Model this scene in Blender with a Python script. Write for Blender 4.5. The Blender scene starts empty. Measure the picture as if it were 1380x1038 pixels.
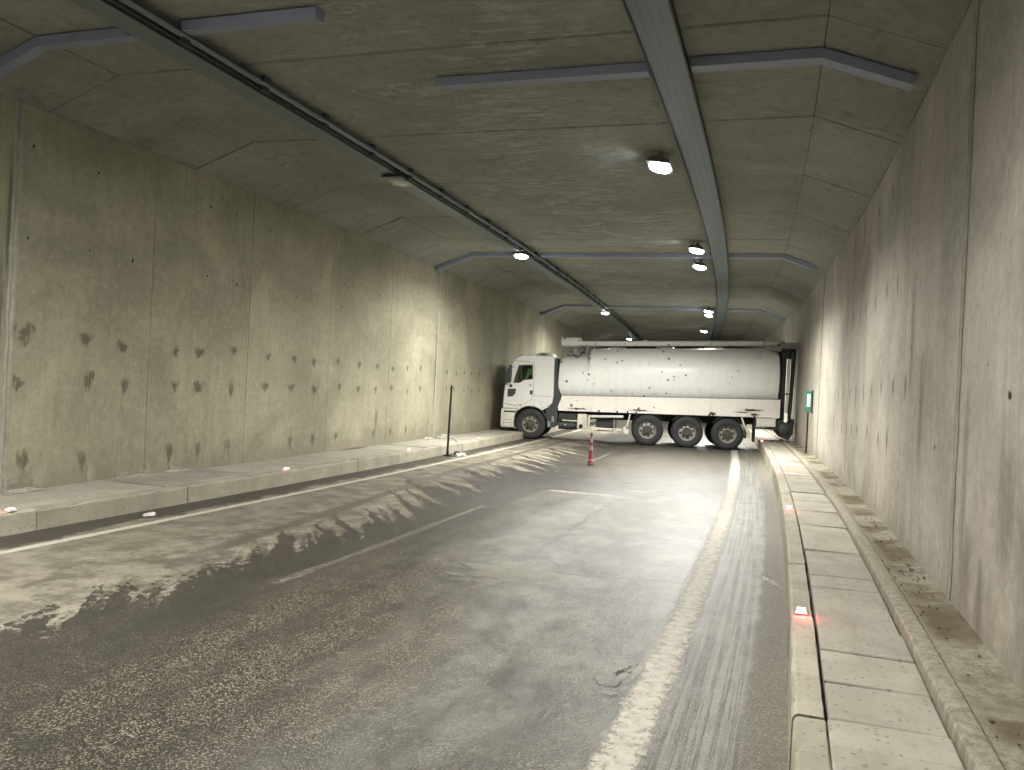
import bpy, bmesh, math, random
from mathutils import Vector, Matrix
R = math.radians
random.seed(7)
scene = bpy.context.scene
col = scene.collection

# ---------------------------------------------------------------- camera
CAM_H = 1.75
F_PX = 1123.19
ROLL, PITCH = 0.04712, -0.00087
cam_data = bpy.data.cameras.new('camera')
cam_data.sensor_fit = 'HORIZONTAL'; cam_data.sensor_width = 36.0
cam_data.lens = F_PX / 1380 * 36.0
cam_data.clip_start = 0.05; cam_data.clip_end = 400
cam = bpy.data.objects.new('camera', cam_data); col.objects.link(cam)
fwd = Vector((0, math.cos(PITCH), math.sin(PITCH)))
up0 = Vector((0, -math.sin(PITCH), math.cos(PITCH))); right0 = Vector((1, 0, 0))
r_ = right0 * math.cos(ROLL) + up0 * math.sin(ROLL)
u_ = up0 * math.cos(ROLL) - right0 * math.sin(ROLL)
cam.matrix_world = Matrix(((r_.x, u_.x, -fwd.x, 0), (r_.y, u_.y, -fwd.y, 0), (r_.z, u_.z, -fwd.z, CAM_H), (0, 0, 0, 1)))
scene.camera = cam

# ---------------------------------------------------------------- world, exposure
world = bpy.data.worlds.new('World'); scene.world = world; world.use_nodes = True
wn = world.node_tree; wn.nodes.clear()
sky = wn.nodes.new('ShaderNodeTexSky'); sky.sky_type = 'NISHITA'; sky.sun_disc = False
sky.sun_elevation = R(35); sky.sun_rotation = R(200)
bg = wn.nodes.new('ShaderNodeBackground'); bg.inputs['Strength'].default_value = 0.05
wo = wn.nodes.new('ShaderNodeOutputWorld')
wn.links.new(sky.outputs[0], bg.inputs[0]); wn.links.new(bg.outputs[0], wo.inputs[0])
scene.view_settings.view_transform = 'Standard'; scene.view_settings.look = 'None'
scene.view_settings.exposure = 1.18; scene.view_settings.gamma = 1.0
scene.render.engine = 'CYCLES'
cy = scene.cycles
cy.use_denoising = True
cy.max_bounces = 5; cy.diffuse_bounces = 4; cy.glossy_bounces = 2; cy.transmission_bounces = 2; cy.transparent_max_bounces = 8
cy.use_adaptive_sampling = True; cy.adaptive_threshold = 0.06; cy.adaptive_min_samples = 16
cy.sample_clamp_indirect = 4.0; cy.caustics_reflective = False; cy.caustics_refractive = False
LAMP_RIGHT, LAMP_LEFT = 1050.0, 760.0      # watts of the two rows of tunnel lamps
LAMP_COLOR = (1.0, 0.98, 0.925)

# ---------------------------------------------------------------- tunnel frame: s along, d across (right +), z up
TH0, K0, K1 = 0.34098, -0.0043558, 7.4922e-05
WL, WR, KL, KR, H, HK = -8.60, 1.118, -7.606, 0.151, 4.751, 5.125
HKR, HKL = 0.31, 0.226                   # heights of the two raised pavements
S0, S1 = -45.0, 115.0
_st = 0.25
_tab = {}
def _build():
    n0 = int(S0 / _st) - 4; n1 = int(S1 / _st) + 4
    def head(s):
        if s <= 38: return TH0 + K0 * s + K1 * s * s / 2
        return TH0 + K0 * 38 + K1 * 38 * 38 / 2 - 0.0016 * (s - 38)
    x = y = 0.0; _tab[0] = (0.0, 0.0, head(0))
    for i in range(1, n1 + 1):
        h = head((i - .5) * _st); x += math.sin(h) * _st; y += math.cos(h) * _st
        _tab[i] = (x, y, head(i * _st))
    x = y = 0.0
    for i in range(-1, n0 - 1, -1):
        h = head((i + .5) * _st); x -= math.sin(h) * _st; y -= math.cos(h) * _st
        _tab[i] = (x, y, head(i * _st))
_build()
def frame(s):
    k = s / _st; i = math.floor(k); f = k - i
    a, b = _tab[i], _tab[i + 1]
    return (a[0] + (b[0] - a[0]) * f, a[1] + (b[1] - a[1]) * f, a[2] + (b[2] - a[2]) * f)
def P(s, d, z=0.0):
    x, y, h = frame(s)
    return Vector((x + d * math.cos(h), y - d * math.sin(h), z))
def heading(s): return frame(s)[2]

# ---------------------------------------------------------------- mesh helpers
def link(name, me, mat=None, parent=None):
    o = bpy.data.objects.new(name, me); col.objects.link(o)
    if parent: o.parent = parent
    if mat and me is not None:
        for m in (mat if isinstance(mat, (list, tuple)) else [mat]): me.materials.append(m)
    return o
def mesh(name, verts, faces, mat=None, parent=None, uvs=None, smooth=False, mats=None):
    me = bpy.data.meshes.new(name); me.from_pydata([tuple(v) for v in verts], [], faces)
    if uvs:
        ul = me.uv_layers.new(name='UVMap')
        for lp in me.loops: ul.data[lp.index].uv = uvs[lp.vertex_index]
    if smooth:
        for p in me.polygons: p.use_smooth = True
    if mats:
        for p, m in zip(me.polygons, mats): p.material_index = m
    me.update()
    return link(name, me, mat, parent)
def empty(name, loc=(0, 0, 0), rz=0.0, parent=None):
    o = bpy.data.objects.new(name, None); col.objects.link(o); o.location = loc; o.rotation_euler = (0, 0, rz)
    o.empty_display_size = 0.2
    if parent: o.parent = parent
    return o
def tag(o, label=None, cat=None, group=None, kind=None):
    if label: o['label'] = label
    if cat: o['category'] = cat
    if group: o['group'] = group
    if kind: o['kind'] = kind
    return o
class MB:
    """collects shapes, links them as one mesh"""
    def __init__(s): s.v = []; s.f = []; s.m = []
    def add(s, vs, fs, mi=0):
        o = len(s.v); s.v += [tuple(v) for v in vs]; s.f += [tuple(i + o for i in f) for f in fs]; s.m += [mi] * len(fs); return s
    def box(s, a, b, mi=0, sh=None):
        x0, y0, z0 = a; x1, y1, z1 = b
        vs = [(x0, y0, z0), (x1, y0, z0), (x1, y1, z0), (x0, y1, z0), (x0, y0, z1), (x1, y0, z1), (x1, y1, z1), (x0, y1, z1)]
        if sh: vs = [sh(*v) for v in vs]
        return s.add(vs, [(0, 3, 2, 1), (4, 5, 6, 7), (0, 1, 5, 4), (1, 2, 6, 5), (2, 3, 7, 6), (3, 0, 4, 7)], mi)
    def tube(s, pts, r, n=10, mi=0, cap=True):
        pts = [Vector(p) for p in pts]; rs = r if isinstance(r, (list, tuple)) else [r] * len(pts)
        ref = None; vs = []; fs = []
        for i, p in enumerate(pts):
            t = (pts[min(i + 1, len(pts) - 1)] - pts[max(i - 1, 0)]).normalized()
            if ref is None:
                ref = Vector((0, 0, 1)) if abs(t.z) < .9 else Vector((1, 0, 0))
            a = t.cross(ref).normalized(); b = a.cross(t).normalized()
            for k in range(n):
                q = 2 * math.pi * k / n; vs.append(p + (a * math.cos(q) + b * math.sin(q)) * rs[i])
        for i in range(len(pts) - 1):
            for k in range(n):
                fs.append((i * n + k, i * n + (k + 1) % n, (i + 1) * n + (k + 1) % n, (i + 1) * n + k))
        if cap:
            fs.append(tuple(range(n))[::-1]); fs.append(tuple((len(pts) - 1) * n + k for k in range(n)))
        return s.add(vs, fs, mi)
    def lathe_y(s, prof, c, n=32, mi=0, closed=False):
        """prof: (r, y) pairs turned round the y axis through c"""
        vs = []; fs = []
        for r, y in prof:
            for k in range(n):
                q = 2 * math.pi * k / n; vs.append((c[0] + r * math.cos(q), c[1] + y, c[2] + r * math.sin(q)))
        for i in range(len(prof) - 1):
            for k in range(n):
                fs.append((i * n + k, (i + 1) * n + k, (i + 1) * n + (k + 1) % n, i * n + (k + 1) % n))
        return s.add(vs, fs, mi)
    def lathe_z(s, prof, c, n=24, mi=0):
        vs = []; fs = []
        for r, z in prof:
            for k in range(n):
                q = 2 * math.pi * k / n; vs.append((c[0] + r * math.cos(q), c[1] + r * math.sin(q), c[2] + z))
        for i in range(len(prof) - 1):
            for k in range(n):
                fs.append((i * n + k, i * n + (k + 1) % n, (i + 1) * n + (k + 1) % n, (i + 1) * n + k))
        return s.add(vs, fs, mi)
    def prism_y(s, poly, y0, y1, mi=0):
        """polygon of (x, z) extruded along y"""
        n = len(poly)
        vs = [(x, y0, z) for x, z in poly] + [(x, y1, z) for x, z in poly]
        fs = [tuple(range(n)), tuple(range(2 * n - 1, n - 1, -1))] + [(i, i + n, (i + 1) % n + n, (i + 1) % n) for i in range(n)]
        return s.add(vs, fs, mi)
    def build(s, name, mat, parent=None, bevel=0, seg=2, smooth=None, fix=True):
        me = bpy.data.meshes.new(name); me.from_pydata(s.v, [], s.f)
        for p, m in zip(me.polygons, s.m): p.material_index = m
        bm = bmesh.new(); bm.from_mesh(me)
        if fix: bmesh.ops.recalc_face_normals(bm, faces=bm.faces)
        if bevel:
            ed = [e for e in bm.edges if len(e.link_faces) == 2 and e.calc_face_angle(0) > R(28)]
            bmesh.ops.bevel(bm, geom=ed, offset=bevel, segments=seg, profile=.6, affect='EDGES', clamp_overlap=True)
        bm.to_mesh(me); bm.free()
        if smooth is not None:
            for p in me.polygons: p.use_smooth = True
            me.set_sharp_from_angle(angle=R(smooth))
        me.update()
        return link(name, me, mat, parent)

# ---------------------------------------------------------------- node helpers
class NT:
    def __init__(s, name, flat=False):
        s.dim = '2D' if flat else '3D'
        s.m = bpy.data.materials.new(name); s.m.use_nodes = True; s.t = s.m.node_tree; s.t.nodes.clear()
        s.out = s.t.nodes.new('ShaderNodeOutputMaterial')
    def n(s, typ, **kw):
        x = s.t.nodes.new(typ)
        for k, v in kw.items(): setattr(x, k, v)
        return x
    def put(s, sock, v):
        if isinstance(v, bpy.types.NodeSocket): s.t.links.new(v, sock)
        elif v is not None:
            if sock.type == 'RGBA' and len(v) == 3: v = (*v, 1)
            sock.default_value = v
    def uv(s): return s.n('ShaderNodeUVMap', uv_map='UVMap').outputs[0]
    def obj(s): return s.n('ShaderNodeTexCoord').outputs['Object']
    def rnd(s): return s.n('ShaderNodeObjectInfo').outputs['Random']
    def sep(s, v):
        x = s.n('ShaderNodeSeparateXYZ'); s.put(x.inputs[0], v); return x.outputs
    def comb(s, x, y, z=0.0):
        c = s.n('ShaderNodeCombineXYZ'); s.put(c.inputs[0], x); s.put(c.inputs[1], y); s.put(c.inputs[2], z); return c.outputs[0]
    def mp(s, v, scale=(1, 1, 1), loc=(0, 0, 0), rot=(0, 0, 0)):
        x = s.n('ShaderNodeMapping'); s.put(x.inputs[0], v); x.inputs['Location'].default_value = loc
        x.inputs['Rotation'].default_value = rot; x.inputs['Scale'].default_value = scale; return x.outputs[0]
    def noise(s, v, scale=1., detail=3., rough=.55, dist=0., col=False):
        x = s.n('ShaderNodeTexNoise', noise_dimensions=s.dim); s.put(x.inputs['Vector'], v); x.inputs['Scale'].default_value = scale
        x.inputs['Detail'].default_value = min(detail, 4.5); x.inputs['Roughness'].default_value = rough; x.inputs['Distortion'].default_value = dist
        return x.outputs['Color' if col else 'Fac']
    def vor(s, v, scale=1., feature='F1', out='Distance', rand=1.):
        x = s.n('ShaderNodeTexVoronoi', feature=feature, voronoi_dimensions=s.dim); s.put(x.inputs['Vector'], v); x.inputs['Scale'].default_value = scale
        x.inputs['Randomness'].default_value = rand
        return x.outputs[out]
    def ma(s, op, a, b=None, c=None):
        x = s.n('ShaderNodeMath', operation=op); s.put(x.inputs[0], a)
        if b is not None: s.put(x.inputs[1], b)
        if c is not None: s.put(x.inputs[2], c)
        return x.outputs[0]
    def vm(s, op, a, b):
        x = s.n('ShaderNodeVectorMath', operation=op); s.put(x.inputs[0], a); s.put(x.inputs[1], b); return x.outputs[0]
    def sm(s, v, lo, hi, a=0., b=1.):
        x = s.n('ShaderNodeMapRange', interpolation_type='SMOOTHSTEP'); s.put(x.inputs['Value'], v)
        x.inputs['From Min'].default_value = lo; x.inputs['From Max'].default_value = hi
        x.inputs['To Min'].default_value = a; x.inputs['To Max'].default_value = b
        return x.outputs[0]
    def mix(s, f, a, b, blend='MIX'):
        x = s.n('ShaderNodeMix', data_type='RGBA', blend_type=blend); s.put(x.inputs[0], f)
        s.put(x.inputs[6], a); s.put(x.inputs[7], b); return x.outputs[2]
    def mixf(s, f, a, b):
        x = s.n('ShaderNodeMix', data_type='FLOAT'); s.put(x.inputs[0], f); s.put(x.inputs[2], a); s.put(x.inputs[3], b); return x.outputs[0]
    def ramp(s, f, stops):
        x = s.n('ShaderNodeValToRGB'); s.put(x.inputs[0], f); e = x.color_ramp.elements
        while len(e) < len(stops): e.new(.5)
        for el, (p, c) in zip(e, stops): el.position = p; el.color = (*c, 1) if not isinstance(c, float) else (c, c, c, 1)
        return x.outputs[0]
    def bump(s, h, strength=.5, dist=.01, nrm=None):
        x = s.n('ShaderNodeBump'); s.put(x.inputs['Height'], h); x.inputs['Strength'].default_value = strength
        x.inputs['Distance'].default_value = dist
        if nrm is not None: s.put(x.inputs['Normal'], nrm)
        return x.outputs[0]
    def bsdf(s, color, rough=.7, normal=None, metal=0., spec=.5, alpha=None, **kw):
        b = s.n('ShaderNodeBsdfPrincipled'); s.put(b.inputs['Base Color'], color); s.put(b.inputs['Roughness'], rough)
        s.put(b.inputs['Metallic'], metal); s.put(b.inputs['Specular IOR Level'], spec)
        if normal is not None: s.put(b.inputs['Normal'], normal)
        if alpha is not None: s.put(b.inputs['Alpha'], alpha)
        for k, v in kw.items(): s.put(b.inputs[k], v)
        s.t.links.new(b.outputs[0], s.out.inputs[0]); return s.m

M = {}
def plain(name, color, rough=.6, metal=0., var=.25, scale=6., bump=.0, spec=.5):
    t = NT(name); o = t.obj()
    f = t.noise(o, scale, 5, .6)
    c = t.mix(f, tuple(x * (1 - var) for x in color), tuple(min(1, x * (1 + var)) for x in color))
    nr = t.bump(t.noise(o, scale * 12, 3), bump, .004) if bump else None
    M[name] = t.bsdf(c, t.sm(f, .2, .8, max(.05, rough - .08), min(1, rough + .08)), nr, metal, spec); return M[name]
def emit(name, color, strength):
    t = NT(name); e = t.n('ShaderNodeEmission'); t.put(e.inputs[0], color); e.inputs[1].default_value = strength
    t.t.links.new(e.outputs[0], t.out.inputs[0]); M[name] = t.m

# ---- concrete of the walls (uv = metres along, metres up)
def concrete_wall(name, base, seed, dark=.75):
    t = NT(name, True); uv = t.uv()
    v = t.mp(uv, loc=(seed * 3.1, seed * 1.7, 0))
    big = t.noise(v, .55, 5, .6, .4)
    streak = t.noise(t.mp(v, (5.0, .22, 1)), 1., 4, .65)
    fine_st = t.noise(t.mp(v, (24., .9, 1)), 1., 4, .7)
    blot = t.noise(v, 3.2, 6, .68, .6)
    b2 = tuple(x * .68 for x in base); b3 = tuple(min(1, x * 1.16) for x in base)
    c = t.mix(t.sm(big, .3, .72), b2, b3)
    c = t.mix(t.ma('MULTIPLY', t.sm(streak, .46, .80), .30), c, tuple(x * .5 for x in base))
    c = t.mix(t.ma('MULTIPLY', t.sm(fine_st, .52, .66), .26), c, tuple(x * .45 for x in base))
    c = t.mix(t.ma('MULTIPLY', t.sm(blot, .56, .75), .30), c, tuple(x * 1.3 for x in base))
    mot = t.noise(v, 8.5, 6, .8); mot2 = t.noise(t.mp(v, (1., .55, 1)), 30, 4, .75)
    c = t.mix(t.ma('MULTIPLY', t.sm(mot, .50, .68), .42), c, tuple(x * .55 for x in base))
    c = t.mix(t.ma('MULTIPLY', t.sm(mot, .48, .32), .30), c, tuple(min(1, x * 1.35) for x in base))
    c = t.mix(t.ma('MULTIPLY', t.sm(mot2, .52, .70), .35), c, tuple(x * .5 for x in base))
    # panel to panel tone
    rn = t.rnd(); c = t.mix(.18, c, t.mix(rn, tuple(x * .72 for x in base), tuple(x * 1.12 for x in base)))
    # splash dirt and lime at the foot
    z = t.sep(uv)[1]
    foot = t.ma('MULTIPLY', t.sm(t.ma('ADD', z, t.ma('MULTIPLY', t.noise(v, 2.4, 5, .7), -1.1)), -.35, .25, 1, 0), .55)
    c = t.mix(foot, c, (.17, .155, .115))
    pits = t.sm(t.vor(v, 22), .03, .09, 1, 0)
    pm = t.ma('MULTIPLY', pits, t.sm(t.noise(v, 1.3, 3), .5, .6))
    c = t.mix(t.ma('MULTIPLY', pm, .55), c, (.07, .065, .05))
    h = t.ma('ADD', t.ma('MULTIPLY', t.noise(v, 38, 5, .7), .5), t.ma('MULTIPLY', blot, .8))
    h = t.ma('SUBTRACT', h, t.ma('MULTIPLY', pm, .8))
    M[name] = t.bsdf(c, t.sm(blot, .3, .7, .72, .92), t.bump(h, .35, .012), 0, .3)
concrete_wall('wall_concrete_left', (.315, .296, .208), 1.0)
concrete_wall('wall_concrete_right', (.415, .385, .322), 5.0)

def concrete_ceiling():
    t = NT('ceiling_concrete', True); uv = t.uv()
    d, s_, _ = t.sep(uv)
    big = t.noise(uv, .5, 5, .62, .5); mid = t.noise(uv, 2.4, 6, .7, 1.2); fine = t.noise(uv, 24, 5, .7)
    c = t.mix(t.sm(big, .3, .7), (.235, .245, .228), (.335, .345, .318))
    c = t.mix(t.ma('MULTIPLY', t.sm(mid, .55, .75), .3), c, (.34, .335, .30))
    c = t.mix(t.ma('MULTIPLY', t.sm(mid, .47, .25), .55), c, (.12, .12, .102))
    c = t.mix(.3, c, t.mix(t.rnd(), (.21, .218, .20), (.33, .338, .312)))
    cm = t.noise(uv, 7., 6, .8); cf = t.noise(uv, 34., 4, .75)
    c = t.mix(t.ma('MULTIPLY', t.sm(cm, .5, .70), .34), c, (.14, .145, .128))
    c = t.mix(t.ma('MULTIPLY', t.sm(cm, .47, .32), .26), c, (.38, .39, .36))
    c = t.mix(t.ma('MULTIPLY', t.sm(cf, .53, .7), .3), c, (.12, .122, .11))
    # spalled, ridged rendering between the two cable trays
    ridge = t.noise(t.mp(uv, (2.2, 7.5, 1), rot=(0, 0, .55)), 1., 6, .75, .7)
    zone = t.ma('MULTIPLY', t.ma('MULTIPLY', t.sm(d, -5.6, -4.9), t.sm(d, -1.3, -2.4)), t.sm(t.noise(uv, .7, 3), .42, .56))
    c = t.mix(t.ma('MULTIPLY', t.ma('MULTIPLY', zone, t.sm(ridge, .48, .60)), .75), c, (.42, .435, .42))
    h = t.ma('ADD', t.ma('MULTIPLY', fine, .35), t.ma('MULTIPLY', t.ma('MULTIPLY', ridge, zone), 1.8))
    h = t.ma('ADD', h, t.ma('MULTIPLY', mid, .7))
    M['ceiling_concrete'] = t.bsdf(c, .88, t.bump(h, .7, .022), 0, .25)
concrete_ceiling()

def concrete_slab(name, base, seed):
    t = NT(name, True); uv = t.mp(t.uv(), loc=(seed, seed * 2, 0))
    big = t.noise(uv, 1.6, 5, .62, .3); fine = t.noise(uv, 60, 4, .7); mid = t.noise(uv, 9, 5, .7)
    c = t.mix(t.sm(big, .3, .7), tuple(x * .72 for x in base), tuple(x * 1.08 for x in base))
    c = t.mix(.45, c, t.mix(t.rnd(), tuple(x * .70 for x in base), tuple(x * 1.15 for x in base)))
    c = t.mix(t.ma('MULTIPLY', t.sm(mid, .55, .75), .45), c, tuple(x * .55 for x in base))
    c = t.mix(t.ma('MULTIPLY', t.sm(fine, .55, .75), .45), c, tuple(x * .55 for x in base))
    sp = t.vor(uv, 26); sc = t.sep(t.vor(uv, 26, out='Color'))[0]
    c = t.mix(t.ma('MULTIPLY', t.ma('LESS_THAN', sp, t.sm(sc, .7, 1., 0., .28)), .6), c, tuple(x * .38 for x in base))
    gr = t.noise(t.mp(uv, (2., .7, 1)), 2.2, 4, .7)
    c = t.mix(t.ma('MULTIPLY', t.sm(gr, .5, .72), .4), c, tuple(x * k for x, k in zip(base, (.62, .58, .5))))
    M[name] = t.bsdf(c, .85, t.bump(t.ma('ADD', fine, t.ma('MULTIPLY', mid, .8)), .35, .006), 0, .3)
concrete_slab('slab_concrete', (.355, .335, .275), 2.)
concrete_slab('kerb_concrete', (.34, .315, .245), 9.)

def verge_mat():
    t = NT('rough_mortar', True); uv = t.uv(); d, s_, _ = t.sep(uv)
    n = t.noise(uv, 13, 7, .75); g = t.noise(uv, 60, 5, .75)
    c = t.mix(t.sm(t.ma('ADD', t.ma('MULTIPLY', n, .55), t.ma('MULTIPLY', g, .45)), .36, .64), (.19, .172, .128), (.36, .335, .265))
    dirt = t.ma('MULTIPLY', t.sm(t.ma('ADD', d, t.ma('MULTIPLY', t.ma('SUBTRACT', n, .5), .25)), .78, .92), t.sm(t.noise(uv, .9, 4, .6), .40, .62))
    c = t.mix(dirt, c, (.125, .10, .06))
    c = t.mix(t.ma('MULTIPLY', t.sm(g, .58, .75), .4), c, (.12, .11, .08))
    M['rough_mortar'] = t.bsdf(c, .92, t.bump(t.ma('ADD', g, t.ma('MULTIPLY', n, 1.6)), .6, .010), 0, .2)
verge_mat()

# ---- road (uv = metres across, metres along)
def road_mat():
    t = NT('wet_asphalt', True); uv = t.uv(); d, s_, _ = t.sep(uv)
    grain = t.vor(uv, 95, out='Color'); gr = t.sep(grain)[0]; gr2 = t.sep(grain)[1]
    gd = t.vor(uv, 95)
    fine = t.noise(uv, 120, 3, .7)
    mid = t.noise(uv, 2.6, 6, .72, .3)
    big = t.noise(t.mp(uv, (1., .45, 1)), .8, 5, .62, .5)
    longi = t.noise(t.mp(uv, (3.2, .35, 1)), 1., 4, .65, .2)
    # bare aggregate: pale stones in a dark binder, rubbed clean in long patches
    show = t.sm(t.ma('ADD', t.ma('MULTIPLY', longi, .6), t.ma('MULTIPLY', mid, .5)), .40, .66)
    stone = t.mix(gr2, (.13, .108, .068), (.29, .258, .188))
    asph = t.mix(t.sm(fine, .35, .75), (.018, .016, .012), (.060, .053, .040))
    asph = t.mix(t.ma('MULTIPLY', t.ma('MULTIPLY', t.sm(gr, .52, .80), t.sm(gd, .75, .35)), t.mixf(show, .12, .92)), asph, stone)
    # pale running lane, pitted: dust film plus lamp glare put into the colour
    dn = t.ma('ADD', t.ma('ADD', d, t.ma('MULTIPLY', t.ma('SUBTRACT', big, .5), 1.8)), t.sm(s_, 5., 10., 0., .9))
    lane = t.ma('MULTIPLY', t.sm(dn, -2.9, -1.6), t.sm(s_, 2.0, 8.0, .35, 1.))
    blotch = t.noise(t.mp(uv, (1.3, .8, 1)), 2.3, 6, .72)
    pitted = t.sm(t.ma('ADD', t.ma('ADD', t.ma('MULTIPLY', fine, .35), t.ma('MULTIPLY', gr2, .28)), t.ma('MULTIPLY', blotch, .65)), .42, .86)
    film_glare = t.mix(t.sm(blotch, .3, .7), (.070, .071, .059), (.20, .202, .170))
    film_glare = t.mix(t.ma('MULTIPLY', t.sm(dn, -1.6, -2.4), .6), film_glare, t.mix(t.sm(blotch, .3, .7), (.055, .047, .031), (.20, .178, .122)))  # yellowish lamp glare mixed into the film colour
    c = t.mix(t.ma('MULTIPLY', lane, t.mixf(pitted, .25, .86)), asph, film_glare)
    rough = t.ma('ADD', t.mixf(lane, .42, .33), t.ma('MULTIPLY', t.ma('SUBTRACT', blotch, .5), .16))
    # far lane: damp, smoother, darker, with shade near the truck put into the colour
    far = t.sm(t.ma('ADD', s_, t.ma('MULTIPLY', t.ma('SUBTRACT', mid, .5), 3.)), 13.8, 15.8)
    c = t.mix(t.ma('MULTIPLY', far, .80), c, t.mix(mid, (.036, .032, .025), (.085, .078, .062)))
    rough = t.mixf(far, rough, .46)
    # darker repair patch before the worn cross stripe, and sealed seams
    pa = t.ma('MULTIPLY', t.ma('MULTIPLY', t.sm(d, -3.95, -3.7), t.sm(d, -2.35, -2.6)), t.ma('MULTIPLY', t.sm(s_, 13.6, 13.8), t.sm(s_, 15.6, 15.5)))
    c = t.mix(t.ma('MULTIPLY', pa, .75), c, (.062, .055, .046))
    wob = t.ma('MULTIPLY', t.ma('SUBTRACT', t.noise(uv, 2.2, 4), .5), .14)
    seam = t.ma('MULTIPLY', t.sm(t.ma('ABSOLUTE', t.ma('ADD', t.ma('ADD', d, 2.46), wob)), .015, .06, 1, 0), t.ma('MULTIPLY', t.sm(s_, 8.2, 8.8), t.sm(s_, 13.3, 12.6)))
    seam2 = t.ma('MULTIPLY', t.sm(t.ma('ABSOLUTE', t.ma('ADD', t.ma('ADD', s_, t.ma('MULTIPLY', d, -.17)), t.ma('ADD', wob, -7.93))), .01, .035, 1, 0), t.ma('MULTIPLY', t.sm(d, -2.2, -2.0), t.sm(d, -.4, -.5)))
    sm_ = t.ma('MULTIPLY', t.ma('MAXIMUM', seam, seam2), t.sm(mid, .36, .5))
    c = t.mix(t.ma('MULTIPLY', sm_, .8), c, (.035, .033, .03))
    # worn, broken spot in the lane
    px = t.ma('ADD', d, 2.5); py = t.ma('MULTIPLY', t.ma('SUBTRACT', s_, 7.5), .75)
    pr = t.ma('ADD', t.ma('SQRT', t.ma('ADD', t.ma('MULTIPLY', px, px), t.ma('MULTIPLY', py, py))), t.ma('MULTIPLY', t.ma('SUBTRACT', t.noise(uv, 5, 6, .8), .5), 2.0))
    hole = t.sm(pr, .18, .5, 1, 0)
    c = t.mix(t.ma('MULTIPLY', hole, .5), c, (.25, .235, .185))
    rough = t.mixf(hole, rough, .7)
    # dark wet strip in the left lane
    wn_ = t.ma('ADD', d, t.ma('MULTIPLY', t.ma('SUBTRACT', big, .5), 1.1))
    wet = t.ma('MULTIPLY', t.sm(wn_, -5.9, -5.2), t.sm(wn_, -3.4, -4.3))
    c = t.mix(t.ma('MULTIPLY', wet, t.sm(gr, .4, .95, .92, .6)), c, (.032, .0285, .023))
    rough = t.mixf(wet, rough, .42)
    # dry pale dust on the left, cut by rivulets running down the crossfall
    q = t.ma('ADD', t.ma('MULTIPLY', d, .81), t.ma('MULTIPLY', s_, .58))
    a = t.ma('SUBTRACT', t.ma('MULTIPLY', d, .58), t.ma('MULTIPLY', s_, .81))
    wv = t.ma('MULTIPLY', t.ma('SUBTRACT', t.noise(uv, 1.5, 4, .65), .5), .34)
    bc = t.ma('ADD', t.ma('MULTIPLY', t.ma('MINIMUM', t.ma('SUBTRACT', s_, 6.7), 9.), -.085), -5.28)
    f1 = t.noise(t.comb(t.ma('MULTIPLY', t.ma('ADD', q, wv), 4.3), t.ma('MULTIPLY', a, .10)), 1., 3.5, .62)
    rag = t.ma('MULTIPLY', t.ma('SUBTRACT', t.noise(uv, 11, 5, .75), .5), t.sm(s_, 8., 12., .46, .12))
    reach = t.sm(s_, 6., 11., .70, 1.6)
    x_ = t.ma('DIVIDE', t.ma('SUBTRACT', d, bc), reach)            # 0 at the wheel band, 1 where everything is wet
    thr = t.ma('ADD', t.ma('MULTIPLY', x_, .29), .36)
    dry = t.sm(t.ma('SUBTRACT', t.ma('ADD', f1, rag), thr), -.03, .045)
    dry = t.ma('MULTIPLY', dry, t.sm(t.ma('ADD', d, t.ma('MULTIPLY', mid, .6)), -3.9, -4.3))
    dust = t.mix(t.sm(t.noise(uv, 2.2, 6, .7), .3, .7), (.125, .112, .082), (.235, .214, .166))
    dust = t.mix(t.ma('MULTIPLY', t.sm(fine, .5, .8), .35), dust, (.13, .12, .095))
    damp = t.ma('MULTIPLY', t.sm(t.noise(t.mp(uv, (1.6, 1.1, 1)), 1.8, 6, .78), .46, .60), t.ma('MULTIPLY', t.sm(d, -6.5, -5.6), t.sm(s_, 12, 8)))
    dust = t.mix(t.ma('MULTIPLY', damp, .62), dust, (.070, .062, .047))
    c = t.mix(t.ma('MULTIPLY', dry, .92), c, dust)
    rough = t.mixf(dry, rough, .88)
    # damp wheel band drifting towards the left kerb
    band = t.sm(t.ma('ABSOLUTE', t.ma('SUBTRACT', t.ma('ADD', d, t.ma('MULTIPLY', wob, .5)), bc)), .07, .13, 1, 0)
    band = t.ma('MULTIPLY', band, t.sm(s_, 5.0, 7.5))
    c = t.mix(t.ma('MULTIPLY', band, .78), c, (.085, .077, .06)); rough = t.mixf(t.ma('MULTIPLY', band, .8), rough, .5)
    # wet gutter along the left kerb
    gl = t.sm(t.ma('ADD', d, t.ma('MULTIPLY', t.ma('SUBTRACT', t.noise(uv, 1.1, 5, .65), .5), .55)), -7.0, -6.93, 1, 0)
    c = t.mix(t.ma('MULTIPLY', gl, .9), c, (.050, .045, .036)); rough = t.mixf(gl, rough, .5)
    # tyre-dragged dust stripes beside the right edge line
    dw = t.ma('ADD', d, t.ma('MULTIPLY', t.ma('SUBTRACT', t.noise(t.mp(uv, (3., .5, 1)), 1., 4, .7), .5), .22))
    tr = t.ma('MULTIPLY', t.ma('MULTIPLY', t.sm(dw, -.72, -.50), t.sm(dw, -.10, -.30)), t.sm(t.ma('ADD', t.ma('MULTIPLY', mid, .6), t.ma('MULTIPLY', fine, .5)), .38, .66, .35, 1.))
    ln = t.noise(t.mp(uv, (26., .30, 1)), 1., 4, .75)
    c = t.mix(t.ma('MULTIPLY', tr, t.ma('MULTIPLY', t.sm(ln, .40, .60), t.sm(fine, .3, .6, .35, 1.))), c, (.225, .222, .187))
    c = t.mix(t.ma('MULTIPLY', tr, t.sm(ln, .5, .36, 0, .45)), c, (.08, .075, .062))
    rough = t.mixf(tr, rough, .55)
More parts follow.
